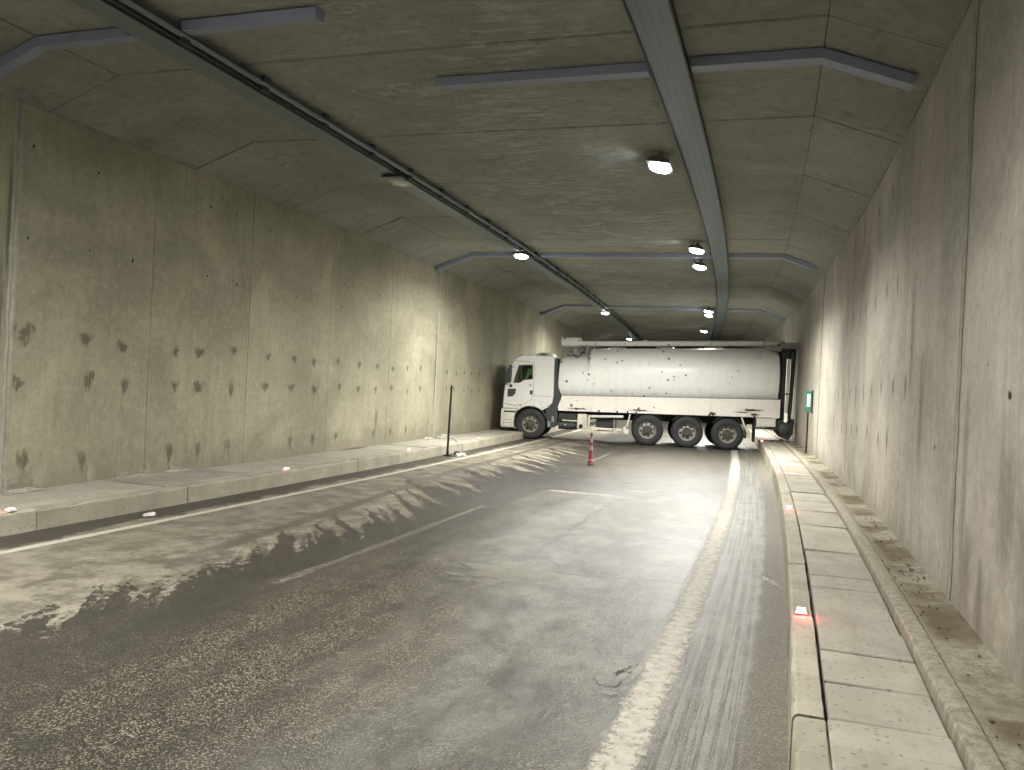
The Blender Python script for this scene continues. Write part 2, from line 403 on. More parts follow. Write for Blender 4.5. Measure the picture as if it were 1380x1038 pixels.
    # right gutter: brown dirt
    gr_ = t.sm(t.ma('ADD', d, t.ma('MULTIPLY', t.ma('SUBTRACT', mid, .5), .10)), -.22, -.15)
    peb = t.sm(gr, .78, .9)
    gcol = t.mix(t.ma('ADD', t.ma('MULTIPLY', t.noise(uv, 8, 6, .75), .6), t.ma('MULTIPLY', fine, .4)), (.085, .074, .057), (.17, .152, .118))
    gcol = t.mix(t.ma('MULTIPLY', peb, t.sm(gd, .6, .3)), gcol, (.24, .22, .175))
    c = t.mix(t.ma('MULTIPLY', gr_, .9), c, gcol); rough = t.mixf(gr_, rough, .78)
    hgt = t.ma('ADD', t.ma('MULTIPLY', t.sm(gd, .1, .6, 1, 0), t.mixf(dry, 1., .25)), t.ma('MULTIPLY', fine, .6))
    hgt = t.ma('ADD', hgt, t.ma('MULTIPLY', mid, .25))
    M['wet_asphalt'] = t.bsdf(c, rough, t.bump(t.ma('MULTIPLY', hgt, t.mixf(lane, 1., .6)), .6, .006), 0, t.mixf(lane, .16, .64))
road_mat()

def paint_mat(name, wear, colr):
    t = NT(name, True); uv = t.uv()
    n = t.noise(uv, 14, 7, .8, .3); g = t.noise(t.mp(uv, (20, 2, 1)), 1., 4, .7); f = t.noise(uv, 90, 3, .7)
    u = t.ma('ABSOLUTE', t.sep(t.n('ShaderNodeUVMap', uv_map='Across').outputs[0])[0])
    v = t.ma('ADD', t.ma('ADD', t.ma('MULTIPLY', n, .7), t.ma('MULTIPLY', f, .35)), t.ma('MULTIPLY', g, .25))
    v = t.ma('SUBTRACT', v, t.ma('MULTIPLY', t.ma('POWER', u, 2.2), .33))
    a = t.ma('MULTIPLY', t.sm(v, wear - .16, wear + .16), .9)
    c = t.mix(t.sm(n, .3, .7), tuple(x * .78 for x in colr), colr)
    M[name] = t.bsdf(c, .7, t.bump(f, .3, .003), 0, .4, alpha=a)
paint_mat('worn_paint_right', .47, (.38, .352, .295))
paint_mat('worn_paint_left', .33, (.50, .475, .385))
paint_mat('worn_paint_lane', .68, (.24, .222, .178))
paint_mat('faded_paint', .60, (.42, .40, .35))

def stain_mat(name, colr, soft=.25, amp=1.2, strength=.8, mushroom=True):
    t = NT(name, True); uv = t.uv(); rn = t.ma('MULTIPLY', t.rnd(), 57.)
    x, y, _ = t.sep(uv)
    off = t.comb(rn, t.ma('MULTIPLY', rn, 1.7))
    nv = t.vm('ADD', uv, off)
    n = t.noise(nv, 1.6, 5, .7, .8); n2 = t.noise(t.mp(nv, (3.2, .6, 1)), 1., 5, .72)
    w = t.sm(y, -.9, .5, 2.6, 1.05) if mushroom else 1.2
    xx = t.ma('MULTIPLY', t.ma('ADD', x, t.ma('MULTIPLY', t.ma('SUBTRACT', t.noise(nv, .8, 2), .5), .5)), w)
    r = t.ma('SQRT', t.ma('ADD', t.ma('MULTIPLY', xx, xx), t.ma('MULTIPLY', y, y)))
    r = t.ma('ADD', r, t.ma('MULTIPLY', t.ma('SUBTRACT', n, .5), amp)); r = t.ma('ADD', r, t.ma('MULTIPLY', t.ma('SUBTRACT', n2, .5), amp))
    lim = t.ma('MULTIPLY', t.sm(t.ma('ABSOLUTE', x), .75, 1., 1, 0), t.sm(t.ma('ABSOLUTE', y), .75, 1., 1, 0))
    a = t.ma('MULTIPLY', t.ma('MULTIPLY', t.sm(r, .62 - soft, .62 + soft, 1, 0), strength), lim)
    M[name] = t.bsdf(colr, .75, None, 0, .3, alpha=a)
stain_mat('damp', (.115, .108, .078), .36, 1.6, .52)
stain_mat('soft_damp', (.13, .122, .095), .38, 1.2, .48)
stain_mat('lime', (.44, .415, .33), .4, 1.7, .5, False)
stain_mat('dirt_smear', (.16, .148, .124), .45, 1.1, .28, False)

plain('tie_hole_dark', (.035, .033, .026), .9)
plain('joint_mortar', (.30, .285, .235), .9, 0, .45, 9, .6)
plain('joint_dark', (.055, .052, .043), .9)
plain('backing', (.05, .048, .04), .95)
plain('tray_metal', (.165, .20, .225), .5, .35, .25, 3)
plain('tray_dark', (.055, .065, .06), .6, .3, .3, 4)
plain('channel_paint', (.24, .265, .355), .5, .15, .2, 3)
plain('lamp_body', (.22, .23, .23), .45, .6, .2, 8)
plain('lens_off', (.42, .44, .42), .25, 0, .1, 8)
emit('lens_on', (.92, .97, 1.0), 45.0)
emit('marker_red', (1.0, .10, .10), 9.0)
emit('marker_white', (.90, .85, 1.0), 5.0)
emit('sign_light', (.72, 1.0, .86), 1.2)
plain('sign_green', (.06, .20, .13), .4, 0, .15, 20)
plain('rod_black', (.022, .02, .016), .55, .3, .3, 10)
plain('cone_red', (.20, .022, .03), .55, 0, .3, 22)
plain('cone_band', (.34, .24, .24), .4, 0, .2, 30)
plain('cone_dark', (.09, .03, .03), .7, 0, .3, 30)
plain('rag', (.55, .53, .48), .85, 0, .3, 22, .5)
plain('steel_grey', (.30, .30, .29), .5, .6, .25, 9)
plain('rubber', (.022, .022, .023), .75, 0, .35, 8, .25)
plain('rim_silver', (.33, .32, .285), .48, .35, .5, 14)
plain('rim_brown', (.26, .225, .165), .62, .25, .5, 14)
plain('hub_dark', (.06, .058, .05), .6, .3, .4, 14)
plain('hole_black', (.008, .008, .008), .9, 0, 0)
plain('chassis_dark', (.028, .029, .030), .7, .1, .4, 7)
plain('plastic_dark', (.036, .042, .042), .6, 0, .35, 6)
plain('seat_dark', (.03, .03, .03), .8)
plain('amber', (.35, .13, .03), .35)
plain('lamp_clear', (.55, .56, .56), .15)

def white_paint(name, base, chips, dirt_amt, zlo, zhi):
    """truck paint; object coordinates: x along, y across, z up"""
    t = NT(name); o = t.obj(); x, y, z = t.sep(o)
    n = t.noise(o, 1.2, 6, .65); st = t.noise(t.mp(o, (7, 7, .5)), 1., 5, .7); f = t.noise(o, 14, 5, .7)
    c = t.mix(t.ma('MULTIPLY', t.sm(n, .4, .75), .3), base, tuple(b * k for b, k in zip(base, (.84, .82, .76))))
    dz = t.sm(z, zlo, zhi, 1, 0)
    dm = t.ma('MULTIPLY', t.sm(t.ma('ADD', t.ma('MULTIPLY', st, .7), t.ma('MULTIPLY', f, .4)), .48, .75), t.ma('ADD', t.ma('MULTIPLY', dz, dirt_amt), .10))
    c = t.mix(dm, c, (.30, .24, .17))
    if chips:
        vz = t.vor(t.mp(o, (1, .2, 1)), 5.6, out='Distance'); vc = t.sep(t.vor(t.mp(o, (1, .2, 1)), 5.6, out='Color'))
        size = t.ma('MULTIPLY', t.sm(vc[0], .25, 1., 0, 1), t.sm(x, 2.5, 6.0, .27, .15))
        dd = t.ma('ADD', vz, t.ma('MULTIPLY', t.ma('SUBTRACT', t.noise(o, 16, 4, .7), .5), .20))
        ch = t.ma('MULTIPLY', t.ma('LESS_THAN', dd, size), t.sm(t.ma('ADD', t.noise(o, .9, 2), t.sm(x, 3.5, 6., .10, -.04)), .42, .50))
        c = t.mix(t.ma('MULTIPLY', ch, .85), c, (.075, .062, .047))
        v2 = t.vor(t.mp(o, (1, .2, 1), loc=(3.3, 0, 1.7)), 11., out='Distance'); vc2 = t.sep(t.vor(t.mp(o, (1, .2, 1), loc=(3.3, 0, 1.7)), 11., out='Color'))
        c2 = t.ma('MULTIPLY', t.ma('LESS_THAN', t.ma('ADD', v2, t.ma('MULTIPLY', t.ma('SUBTRACT', f, .5), .2)), t.sm(vc2[0], .72, 1., -.1, .16)), t.sm(t.noise(o, .7, 2), .45, .55))
        c = t.mix(t.ma('MULTIPLY', c2, .8), c, (.09, .07, .05))
    M[name] = t.bsdf(c, t.sm(f, .3, .7, .32, .48), t.bump(n, .12, .02), 0, .45)
white_paint('cab_white', (.74, .735, .70), False, .7, .4, 1.5)
white_paint('tank_white', (.84, .845, .815), True, .35, 1.4, 1.9)
white_paint('skirt_white', (.78, .745, .68), True, .35, .9, 1.3)
white_paint('part_white', (.66, .64, .57), False, .9, .3, 1.2)

def glass(name, tint, alpha):
    t = NT(name); g = t.n('ShaderNodeBsdfGlossy'); g.inputs['Roughness'].default_value = .06; t.put(g.inputs[0], (.9, .95, .92))
    tr = t.n('ShaderNodeBsdfTransparent'); t.put(tr.inputs[0], tint)
    fr = t.n('ShaderNodeFresnel'); fr.inputs[0].default_value = 1.5
    mx = t.n('ShaderNodeMixShader'); t.put(mx.inputs[0], t.ma('ADD', fr.outputs[0], alpha)); t.t.links.new(tr.outputs[0], mx.inputs[1]); t.t.links.new(g.outputs[0], mx.inputs[2])
    t.t.links.new(mx.outputs[0], t.out.inputs[0]); M[name] = t.m
glass('cab_glass', (.62, .72, .62), .06)

# ================================================================ SETTING
def frange(a, b, st):
    n = max(1, int(math.ceil((b - a) / st))); return [a + (b - a) * i / n for i in range(n + 1)]
def strip(name, profile, s_list, mat, parent=None, uvfn=None, smooth=False, jitter=None):
    """profile: (d, z) points swept along s"""
    vs = []; uv = []; fs = []; n = len(profile)
    for s in s_list:
        for k, (d, z) in enumerate(profile):
            dd, zz = (d, z) if not jitter else jitter(s, k, d, z)
            vs.append(P(s, dd, zz)); uv.append(uvfn(s, d, z) if uvfn else (d, s))
    for i in range(len(s_list) - 1):
        for k in range(n - 1): fs.append((i * n + k, i * n + k + 1, (i + 1) * n + k + 1, (i + 1) * n + k))
    return mesh(name, vs, fs, mat, parent, uv, smooth)

ROAD_L, ROAD_R = -7.45, 0.06
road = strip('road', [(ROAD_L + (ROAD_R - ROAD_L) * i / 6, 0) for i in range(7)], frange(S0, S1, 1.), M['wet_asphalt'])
tag(road, kind='structure')

def marking(name, d, s0, s1, w, mat, d1=None):
    ss = frange(s0, s1, .5); vs = []; uv = []; ac = []; fs = []
    for s in ss:
        dc = d if d1 is None else d + (d1 - d) * (s - s0) / (s1 - s0)
        for e in (-1, 0, 1): vs.append(P(s, dc + e * w / 2, .004)); uv.append((dc + e * w / 2, s)); ac.append((e, 0))
    for i in range(len(ss) - 1):
        for k in (0, 1): fs.append((i * 3 + k, i * 3 + k + 1, i * 3 + k + 4, i * 3 + k + 3))
    o = mesh(name, vs, fs, mat, None, uv)
    ul = o.data.uv_layers.new(name='Across')
    for lp in o.data.loops: ul.data[lp.index].uv = ac[lp.vertex_index]
    tag(o, kind='structure'); return o
marking('road_edge_line', -.735, -4, 60, .27, M['worn_paint_right'])
marking('road_edge_line', -6.757, 3, 60, .13, M['worn_paint_left'])
marking('lane_line', -4.02, 6.0, 11.3, .21, M['worn_paint_lane'])
marking('lane_line', -4.03, 19.4, 24.2, .14, M['worn_paint_lane'])
marking('lane_line', -4.03, 31.5, 36.5, .14, M['worn_paint_lane'])
def cross_marking(name, s, d0, d1, w, mat, ds=0.):
    n = 8; vs = []; uv = []; ac = []; fs = []
    for i in range(n + 1):
        d = d0 + (d1 - d0) * i / n; sc = s + ds * i / n
        for e in (-1, 0, 1): vs.append(P(sc + e * w / 2, d, .0045)); uv.append((d, sc + e * w / 2)); ac.append((e, 0))
    for i in range(n):
        for k in (0, 1): fs.append((i * 3 + k, i * 3 + k + 1, i * 3 + k + 4, i * 3 + k + 3))
    o = mesh(name, vs, fs, mat, None, uv); ul = o.data.uv_layers.new(name='Across')
    for lp in o.data.loops: ul.data[lp.index].uv = ac[lp.vertex_index]
    tag(o, kind='structure')
cross_marking('cross_stripe', 15.85, -4.15, -2.5, .22, M['worn_paint_lane'], -.25)
cross_marking('cross_stripe', 15.9, -1.9, -1.0, .25, M['faded_paint'], -.2)
cross_marking('cross_stripe', 13.6, -3.6, -2.3, .3, M['faded_paint'], -.1)
cross_marking('cross_stripe', 8.6, -.28, -.02, .35, M['faded_paint'], -.5)

# cracks round a shallow pothole in the near lane
mb = MB()
def crack(pts, w):
    pv = []
    for i, (d, s) in enumerate(pts):
        ww = w * (.35 + .65 * math.sin(math.pi * (i + .35) / (len(pts))))* random.uniform(.6, 1.3)
        a, b = pts[max(0, i - 1)], pts[min(len(pts) - 1, i + 1)]
        tx, ty = b[0] - a[0], b[1] - a[1]; l = math.hypot(tx, ty) or 1
        pv.append((P(s + tx / l * ww, d - ty / l * ww, .005), P(s - tx / l * ww, d + ty / l * ww, .005)))
    vs = [q for pr in pv for q in pr]
    mb.add(vs, [(2 * i, 2 * i + 1, 2 * i + 3, 2 * i + 2) for i in range(len(pts) - 1)])
def wig(d0, s0, d1, s1, n=9, a=.03):
    return [(d0 + (d1 - d0) * i / n + random.uniform(-a, a), s0 + (s1 - s0) * i / n + random.uniform(-a, a)) for i in range(n + 1)]
def dense(pts, n=4, a=.012):
    out = []
    for p, q in zip(pts[:-1], pts[1:]):
        for i in range(n): out.append((p[0] + (q[0] - p[0]) * i / n + random.uniform(-a, a) * .6, p[1] + (q[1] - p[1]) * i / n + random.uniform(-a, a) * 1.6))
    return out + [pts[-1]]
crack(dense([(-1.09, 4.97), (-1.03, 4.86), (-.97, 4.85), (-.92, 4.91), (-.92, 4.97)]), .006)
crack(dense([(-.99, 5.09), (-.97, 5.14), (-.93, 5.14), (-.89, 5.17)]), .010)
crack(dense([(-.97, 5.06), (-.95, 5.18), (-.92, 5.24), (-.91, 5.28), (-.88, 5.33)]), .007)
crack(dense([(-.98, 4.72), (-.94, 4.70), (-.90, 4.74)]), .005)
tag(mb.build('road_crack', M['joint_dark'], fix=False), kind='structure')

# ---- generic chamfered panel on a mapped surface
def panel(name, s0, s1, a, b, inward, mat, parent, gap=.006, cham=.012, depth=.07, push=0., uvmode='wall', tilt=(0, 0, 0, 0), vg=None):
    """a, b: (d, z) of the two long edges; inward: (dd, dz) unit normal towards the viewer's side"""
    def pt(s, t, off):
        d = a[0] + (b[0] - a[0]) * t; z = a[1] + (b[1] - a[1]) * t
        return P(s, d + inward[0] * off, z + inward[1] * off), ((s, z) if uvmode == 'wall' else (d, s))
    L = math.hypot(b[0] - a[0], b[1] - a[1]); vg = vg if vg is not None else (.35 if uvmode == 'wall' else 1.); gt = gap * vg / L; ct = (gap + cham) * vg / L
    ss = [s0 + gap, s1 - gap]; n = max(1, int((s1 - s0) / 3.2)); 
    rows_s = [s0 + gap] + [s0 + gap + cham + (s1 - s0 - 2 * gap - 2 * cham) * i / n for i in range(n + 1)] + [s1 - gap]
    rows_t = [gt, ct, 1 - ct, 1 - gt]
    vs = []; uv = []; fs = []
    nt, ns = 4, len(rows_s)
    for i, s in enumerate(rows_s):
        for k, tt in enumerate(rows_t):
            edge = i in (0, ns - 1) or k in (0, 3)
            fs_ = (s - s0) / (s1 - s0)
            tl = (tilt[0] * (1 - fs_) * (1 - tt) + tilt[1] * fs_ * (1 - tt) + tilt[2] * (1 - fs_) * tt + tilt[3] * fs_ * tt)
            p, u = pt(s, tt, push + tl - (cham if edge else 0)); vs.append(p); uv.append(u)
    for i in range(ns - 1):
        for k in range(nt - 1): fs.append((i * nt + k, i * nt + k + 1, (i + 1) * nt + k + 1, (i + 1) * nt + k))
    # skirts into the joint
    ring = [(i, 0) for i in range(ns)] + [(ns - 1, k) for k in range(1, nt)] + [(i, nt - 1) for i in range(ns - 2, -1, -1)] + [(0, k) for k in range(nt - 2, 0, -1)]
    base = len(vs)
    for i, k in ring:
        p, u = pt(rows_s[i], rows_t[k], -depth); vs.append(p); uv.append(u)
    m = len(ring)
    for j in range(m):
        i0, k0 = ring[j]; i1, k1 = ring[(j + 1) % m]
        fs.append((i0 * nt + k0, i1 * nt + k1, base + (j + 1) % m, base + j))
    o = mesh(name, vs, fs, mat, parent, uv)
    return o

# ---- walls
far_s = frange(S0, S1, 2.)
def wall(side):
    left = side == 'left'
    D = WL if left else WR; inn = (1, 0) if left else (-1, 0); zb = (HKL if left else HKR) - .12
    mat = M['wall_concrete_left' if left else 'wall_concrete_right']
    bd = D - inn[0] * .075
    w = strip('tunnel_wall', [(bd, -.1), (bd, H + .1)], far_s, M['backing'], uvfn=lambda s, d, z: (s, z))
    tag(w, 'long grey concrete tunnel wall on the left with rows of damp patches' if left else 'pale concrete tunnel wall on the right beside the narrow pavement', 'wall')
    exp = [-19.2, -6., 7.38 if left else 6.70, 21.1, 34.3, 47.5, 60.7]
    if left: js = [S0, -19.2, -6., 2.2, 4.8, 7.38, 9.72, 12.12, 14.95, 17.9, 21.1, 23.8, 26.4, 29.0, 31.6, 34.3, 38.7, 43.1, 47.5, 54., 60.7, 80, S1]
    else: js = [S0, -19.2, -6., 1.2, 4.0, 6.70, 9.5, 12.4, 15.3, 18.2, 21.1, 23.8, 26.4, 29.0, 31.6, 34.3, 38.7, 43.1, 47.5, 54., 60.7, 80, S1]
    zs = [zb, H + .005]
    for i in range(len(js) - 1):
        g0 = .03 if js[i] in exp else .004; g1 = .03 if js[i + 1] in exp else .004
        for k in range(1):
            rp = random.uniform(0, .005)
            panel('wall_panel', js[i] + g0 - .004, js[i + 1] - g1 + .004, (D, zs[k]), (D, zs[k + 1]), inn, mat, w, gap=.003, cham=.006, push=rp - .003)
    for e in exp:   # mortar-smeared expansion joints
        if not 0 < e < 50: continue
        n = 26; vs = []; fs = []
        for i in range(n + 1):
            z = zb + (H - zb) * i / n
            a = .042 + random.uniform(0, .03); b = .042 + random.uniform(0, .03)
            pr = .012 + random.uniform(0, .012)
            for ds, off in ((-a, .004), (-a * .45, pr), (0.004, -.012), (b * .5, pr * .8), (b, .004)):
                vs.append(P(e + ds, D + inn[0] * off, z))
        for i in range(n):
            for k in range(4): fs.append((i * 5 + k, i * 5 + k + 1, i * 5 + k + 6, i * 5 + k + 5))
        mesh('joint_strip', vs, fs, M['joint_mortar'], w)
    return w
wall_l = wall('left'); wall_r = wall('right')

# damp stains: thin irregular films on the concrete
def stain(parent, left, s, z, w, h, mat, name='damp_stain', off=.006):
    D = WL + off if left else WR - off
    n = 3; vs = []; uv = []; fs = []
    for i in range(n):
        for k in range(n):
            u, v = -1 + i, -1 + k
            vs.append(P(s + u * w, D, z + v * h)); uv.append((u, v))
    for i in range(n - 1):
        for k in range(n - 1): fs.append((i * n + k, i * n + k + 1, (i + 1) * n + k + 1, (i + 1) * n + k))
    return mesh(name, vs, fs, mat, parent, uv)
row_s = [7.6, 8.56, 9.24, 10.24, 10.89, 11.65, 12.66, 13.6, 14.4, 15.4, 16.4, 17.2, 18.16, 19.1, 20.0, 21.9, 22.7, 23.6, 24.3, 25.1]
for i, s in enumerate(row_s):
    k = max(.55, 1 - (s - 7.6) * .03)
    stain(wall_l, True, s + random.uniform(-.09, .09), 2.03 + random.uniform(-.05, .05), random.uniform(.14, .24) * k, random.uniform(.10, .18) * k, M['damp'], off=.0062 + .0001 * i)
    stain(wall_l, True, s + random.uniform(-.09, .09), 1.49 + random.uniform(-.05, .05), random.uniform(.14, .25) * k, random.uniform(.12, .21) * k, M['damp'], off=.0066 + .0001 * i)
    if s < 21.5 and i % 4 != 2: stain(wall_l, True, s + random.uniform(-.04, .04), .50, random.uniform(.11, .18) * k, random.uniform(.15, .26) * k, M['soft_damp' if i % 3 else 'damp'], off=.0070 + .0001 * i)
for s, z, w, h in ((7.5, .42, .30, .16), (7.9, .36, .2, .2), (9.3, .27, .22, .10), (9.75, .29, .28, .12), (10.3, .33, .10, .2), (11.62, .42, .07, .22), (10.4, .27, .3, .08), (8.7, .30, .10, .25), (9.2, .47, .06, .16), (20.7, .5, .12, .3)):
    stain(wall_l, True, s, z, w, h, M['lime'], 'lime_stain', .0095)
for s, z in ((9.3, 1.9), (11.2, 1.9), (10.2, 1.9), (12.2, 1.86), (13.1, 1.84), (14.1, 1.84), (15., 1.84), (16., 1.83), (16.8, 1.8), (17.6, 1.8), (18.5, 1.8), (10.2, 3.04), (11.1, 3.08), (12.2, 3.06), (13.3, 3.1), (14., 3.1), (15., 3.1), (15.8, 3.1), (16.7, 3.1), (10.5, 1.28), (11.3, 1.27), (12.5, 1.28), (13.7, 1.28), (14.5, 1.25), (15.2, 1.25), (16., 1.25), (16.8, 1.25), (17.6, 1.3), (18.2, 1.3), (11., 4.28), (12.2, 4.3), (13.9, 4.3), (15.2, 4.3)):
    stain(wall_r, False, s, z, random.uniform(.07, .13), random.uniform(.13, .25), M['soft_damp'], off=.0062 + random.uniform(0, .002))
for s, z, w, h in ((5.2, 1.25, .35, .6), (4.7, 1.0, .4, .7), (6.35, 1.3, .12, .8), (6.2, .6, .25, .45), (8.3, 1.6, .2, .7), (5.75, .55, .16, .4), (9.0, 2.4, .2, .9)):
    stain(wall_r, False, s, z, w, h, M['dirt_smear'], 'dirt_smear', .0085 + .0003 * w)
for s_, z_, w_, h_ in ((7.22, 2.3, .13, .9), (7.2, 1.5, .10, .8), (7.3, 3.3, .08, 1.0), (21.0, 2.0, .10, 1.4), (17.3, .75, .10, .55)):
    stain(wall_l, True, s_, z_, w_, h_, M['soft_damp'], 'damp_streak', .0098)
# form-tie holes, a shallow dark plug each
def tie_holes(parent, left, spots):
    mb = MB(); D = WL if left else WR; sg = 1 if left else -1
    for s, z in spots:
        r = random.uniform(.010, .022); n = 8; rim = []; ctr = []
        for k in range(n):
            q = 2 * math.pi * k / n; rr = r * random.uniform(.8, 1.25)
            rim.append(P(s + rr * math.cos(q), D + sg * .0105, z + rr * math.sin(q) * 1.25))
        vs = rim + [P(s, D + sg * .0085, z)]
        mb.add(vs, [(k, (k + 1) % n, n) for k in range(n)])
    o = mb.build('tie_holes', M['tie_hole_dark'], parent, fix=False); tag(o, kind='stuff'); return o
sp = []
for s in row_s + [5.2, 6.1]:
    for z in (4.26, 3.19, 3.62 if s > 12 else 3.19):
        if random.random() < .62: sp.append((s + random.uniform(-.07, .07), z + random.uniform(-.04, .04)))
tie_holes(wall_l, True, sp)
sp = [(5.79, 2.01), (5.24, 1.82), (8.04, .66), (9.2, 3.4), (9.0, 2.3), (7.5, 1.4)] + [(s, z) for s in (23., 24., 25.) for z in (1.8, 3.1)]
tie_holes(wall_r, False, sp)

# ---- ceiling
ceil = strip('tunnel_ceiling', [(WL - .3, H - .1), (WL, H + .10), (KL, HK + .10), (KR, HK + .10), (WR, H + .10), (WR + .3, H - .1)], far_s, M['backing'])
tag(ceil, kind='structure')
hn = math.hypot(KL - WL, HK - H); nl = ((HK - H) / hn, -(KL - WL) / hn); nr = (-nl[0], nl[1])
cj = [S0, -20, -8, -.45, 2.3, 5.05]
s = 7.8
while s < 62: cj.append(s); s += 2.74
cj += [80, S1]
for i in range(len(cj) - 1):
    a, b = cj[i], cj[i + 1]
    sl = random.uniform(-.006, .008)
    panel('haunch_panel', a, b, (WL, H), (KL, HK), nl, M['ceiling_concrete'], ceil, gap=.008, cham=.014, push=random.uniform(-.004, .008), uvmode='ceil', vg=.15)
    panel('ceiling_panel', a, b, (KL, HK), (KR, HK), (0, -1), M['ceiling_concrete'], ceil, gap=.010, cham=.016, push=sl, uvmode='ceil', vg=.15)
    panel('haunch_panel', a, b, (KR, HK), (WR, H), nr, M['ceiling_concrete'], ceil, gap=.008, cham=.014, push=random.uniform(-.004, .010), uvmode='ceil', vg=.15)

# ---- pavements, kerbs, verge
def kerb(left):
    k = empty('kerb'); tag(k, kind='structure')
    if left: js = [S0, -20, -5, 1.9, 4.3, 6.74, 9.14, 11.6, 14.02, 15.9, 17.64, 20., 22.5, 25., 27.5, 30, 35, 45, 60, S1]; d0, d1, h = -7.393, -7.545, HKL
    else: js = [S0, -20, -5, -1., .8, 2.4, 4.04, 5.85, 7.68, 9.57, 11.4, 13.2, 15., 16.8, 18.6, 20.4, 22.3, 24.2, 26.1, 28., 30, 35, 45, 60, S1]; d0, d1, h = .029, .174, HKR
    sg = -1 if left else 1
    for i in range(len(js) - 1):
        a, b = js[i] + .005, js[i + 1] - .005
        jz = random.uniform(-.008, .006); jd = random.uniform(-.006, .006)
        prof = [(d0, -.05), (d0 + sg * .004, h - .03), (d0 + sg * .012, h - .010), (d0 + sg * .028, h), (d1 - sg * .006, h), (d1, h - .008), (d1, -.05)]
        ss = frange(a, b, .14 if b < 20 and a > -2 else (.3 if b < 32 and a > -2 else 2.)); vs = []; uv = []; fs = []; n = len(prof)
        for s in ss:
            for j, (d, z) in enumerate(prof):
                w = random.uniform(-.004, .004) if 0 < j < n - 1 else 0
                cc = random.uniform(0, .026) if (j in (2, 3) and random.random() < .16) else 0
                vs.append(P(s, d + jd + w * .6 + sg * cc, z + jz * (j > 0) + w * .5 - cc)); uv.append((d + z, s))
        for q in range(len(ss) - 1):
            for j in range(n - 1): fs.append((q * n + j, q * n + j + 1, (q + 1) * n + j + 1, (q + 1) * n + j))
        fs.append(tuple(range(n))); fs.append(tuple((len(ss) - 1) * n + j for j in range(n - 1, -1, -1)))
        mesh('kerb_stone', vs, fs, M['kerb_concrete'], k, uv)
    return k
kerb(True); kerb(False)
def pavement(left):
    if left: d0, d1, h = -8.605, -7.549, HKL
    else: d0, d1, h = .177, .700, HKR
    bed = strip('pavement', [(d0 - .02, h - .05), (d1 + .02, h - .05)], far_s, M['joint_dark'])
    tag(bed, kind='structure')
    if left:
        js = [S0, -20, -5, 0]; s = 2.
        while s < 32: js.append(s); s += random.choice((1.1, 1.2, 1.3, 1.9))
        js += [40, 60, S1]
    else:
        js = [S0, -20, -4, -1., .2, .9, 1.5, 2.05, 2.6, 3.1, 3.74, 4.06, 4.60, 5.15, 5.68, 6.86, 7.32, 8.5, 9.62, 10.1, 11.3]
        s = 11.3
        while s < 31: s += random.choice((.55, .6, 1.1, 1.2)); js.append(s)
        js += [45, 60, S1]
    for i in range(len(js) - 1):
        t = [random.uniform(-.010, .008) for _ in range(4)]
        panel('paving_slab', js[i], js[i + 1], (d0 + random.uniform(0, .008), h), (d1 - random.uniform(0, .008), h), (0, 1), M['slab_concrete'], bed,
              gap=random.uniform(.006, .011), cham=.007, depth=.06, push=random.uniform(-.012, .006), uvmode='ceil', tilt=t)
pavement(True); pavement(False)
# rough mortared verge between right pavement and wall
from mathutils import noise as mn
def vj(s, k, d, z):
    q = mn.noise(Vector((s * .9, d * 4, 3.3))) * .15 + mn.noise(Vector((s * 9., d * 12, 9.1))) * .3 + mn.noise(Vector((s * 23., d * 30, 1.1))) * .35
    amp = (.004, .008, .010, .008, .010, .012, .014, .014)[min(k, 7)]
    return d + q * (.012 if k < 3 else .004), z + q * amp
vs_s = frange(-6, 30, .05)
verge = strip('verge', [(.700, .27), (.704, .345), (.714, .360), (.765, .364), (.805, .360), (.825, .342), (.90, .336), (.98, .334), (1.05, .338), (1.125, .352)], vs_s, M['rough_mortar'], jitter=vj)
tag(verge, kind='structure')
verge2 = strip('verge', [(.700, .27), (.702, .335), (.722, .362), (.90, .335), (1.125, .36)], frange(29.97, 70, 1.), M['rough_mortar'])
tag(verge2, kind='structure')
# dirt crumbs on the verge
mb = MB()
for i in range(110):
    s = random.uniform(3.2, 11) if i % 3 else random.gauss(7.6, .5); d = random.uniform(.74, 1.07); r = random.uniform(.004, .013)
    c = P(s, d, .345 + r * .4); n = 5; vs = []
    for zz, rr in ((-.6, .8), (.3, 1.), (.8, .5)):
        for k in range(n):
            q = 2 * math.pi * k / n + random.uniform(-.3, .3); f = r * rr * random.uniform(.7, 1.2)
            vs.append(c + Vector((f * math.cos(q), f * math.sin(q), zz * r * random.uniform(.6, 1))))
    fs = [(k, (k + 1) % n, n + (k + 1) % n, n + k) for k in range(n)] + [(n + k, n + (k + 1) % n, 2 * n + (k + 1) % n, 2 * n + k) for k in range(n)] + [tuple(range(2 * n, 3 * n))]
    mb.add(vs, fs)
plain('crumb', (.15, .12, .08), .95, 0, .5, 20)
tag(mb.build('verge_crumbs', M['crumb']), 'brown crumbs of dirt lying along the mortared verge', 'dirt', None, 'stuff')

# ================================================================ CEILING FITTINGS
def sweep_box(name, d0, d1, z0, z1, s0, s1, mat, parent, step=1.):
    ss = frange(s0, s1, step); vs = []; fs = []
    for s in ss: vs += [P(s, d0, z0), P(s, d1, z0), P(s, d1, z1), P(s, d0, z1)]
    for i in range(len(ss) - 1):
        for k in range(4): fs.append((i * 4 + k, i * 4 + (k + 1) % 4, i * 4 + 4 + (k + 1) % 4, i * 4 + 4 + k))
    fs += [(3, 2, 1, 0), tuple((len(ss) - 1) * 4 + k for k in range(4))]
    return mesh(name, vs, fs, mat, parent)
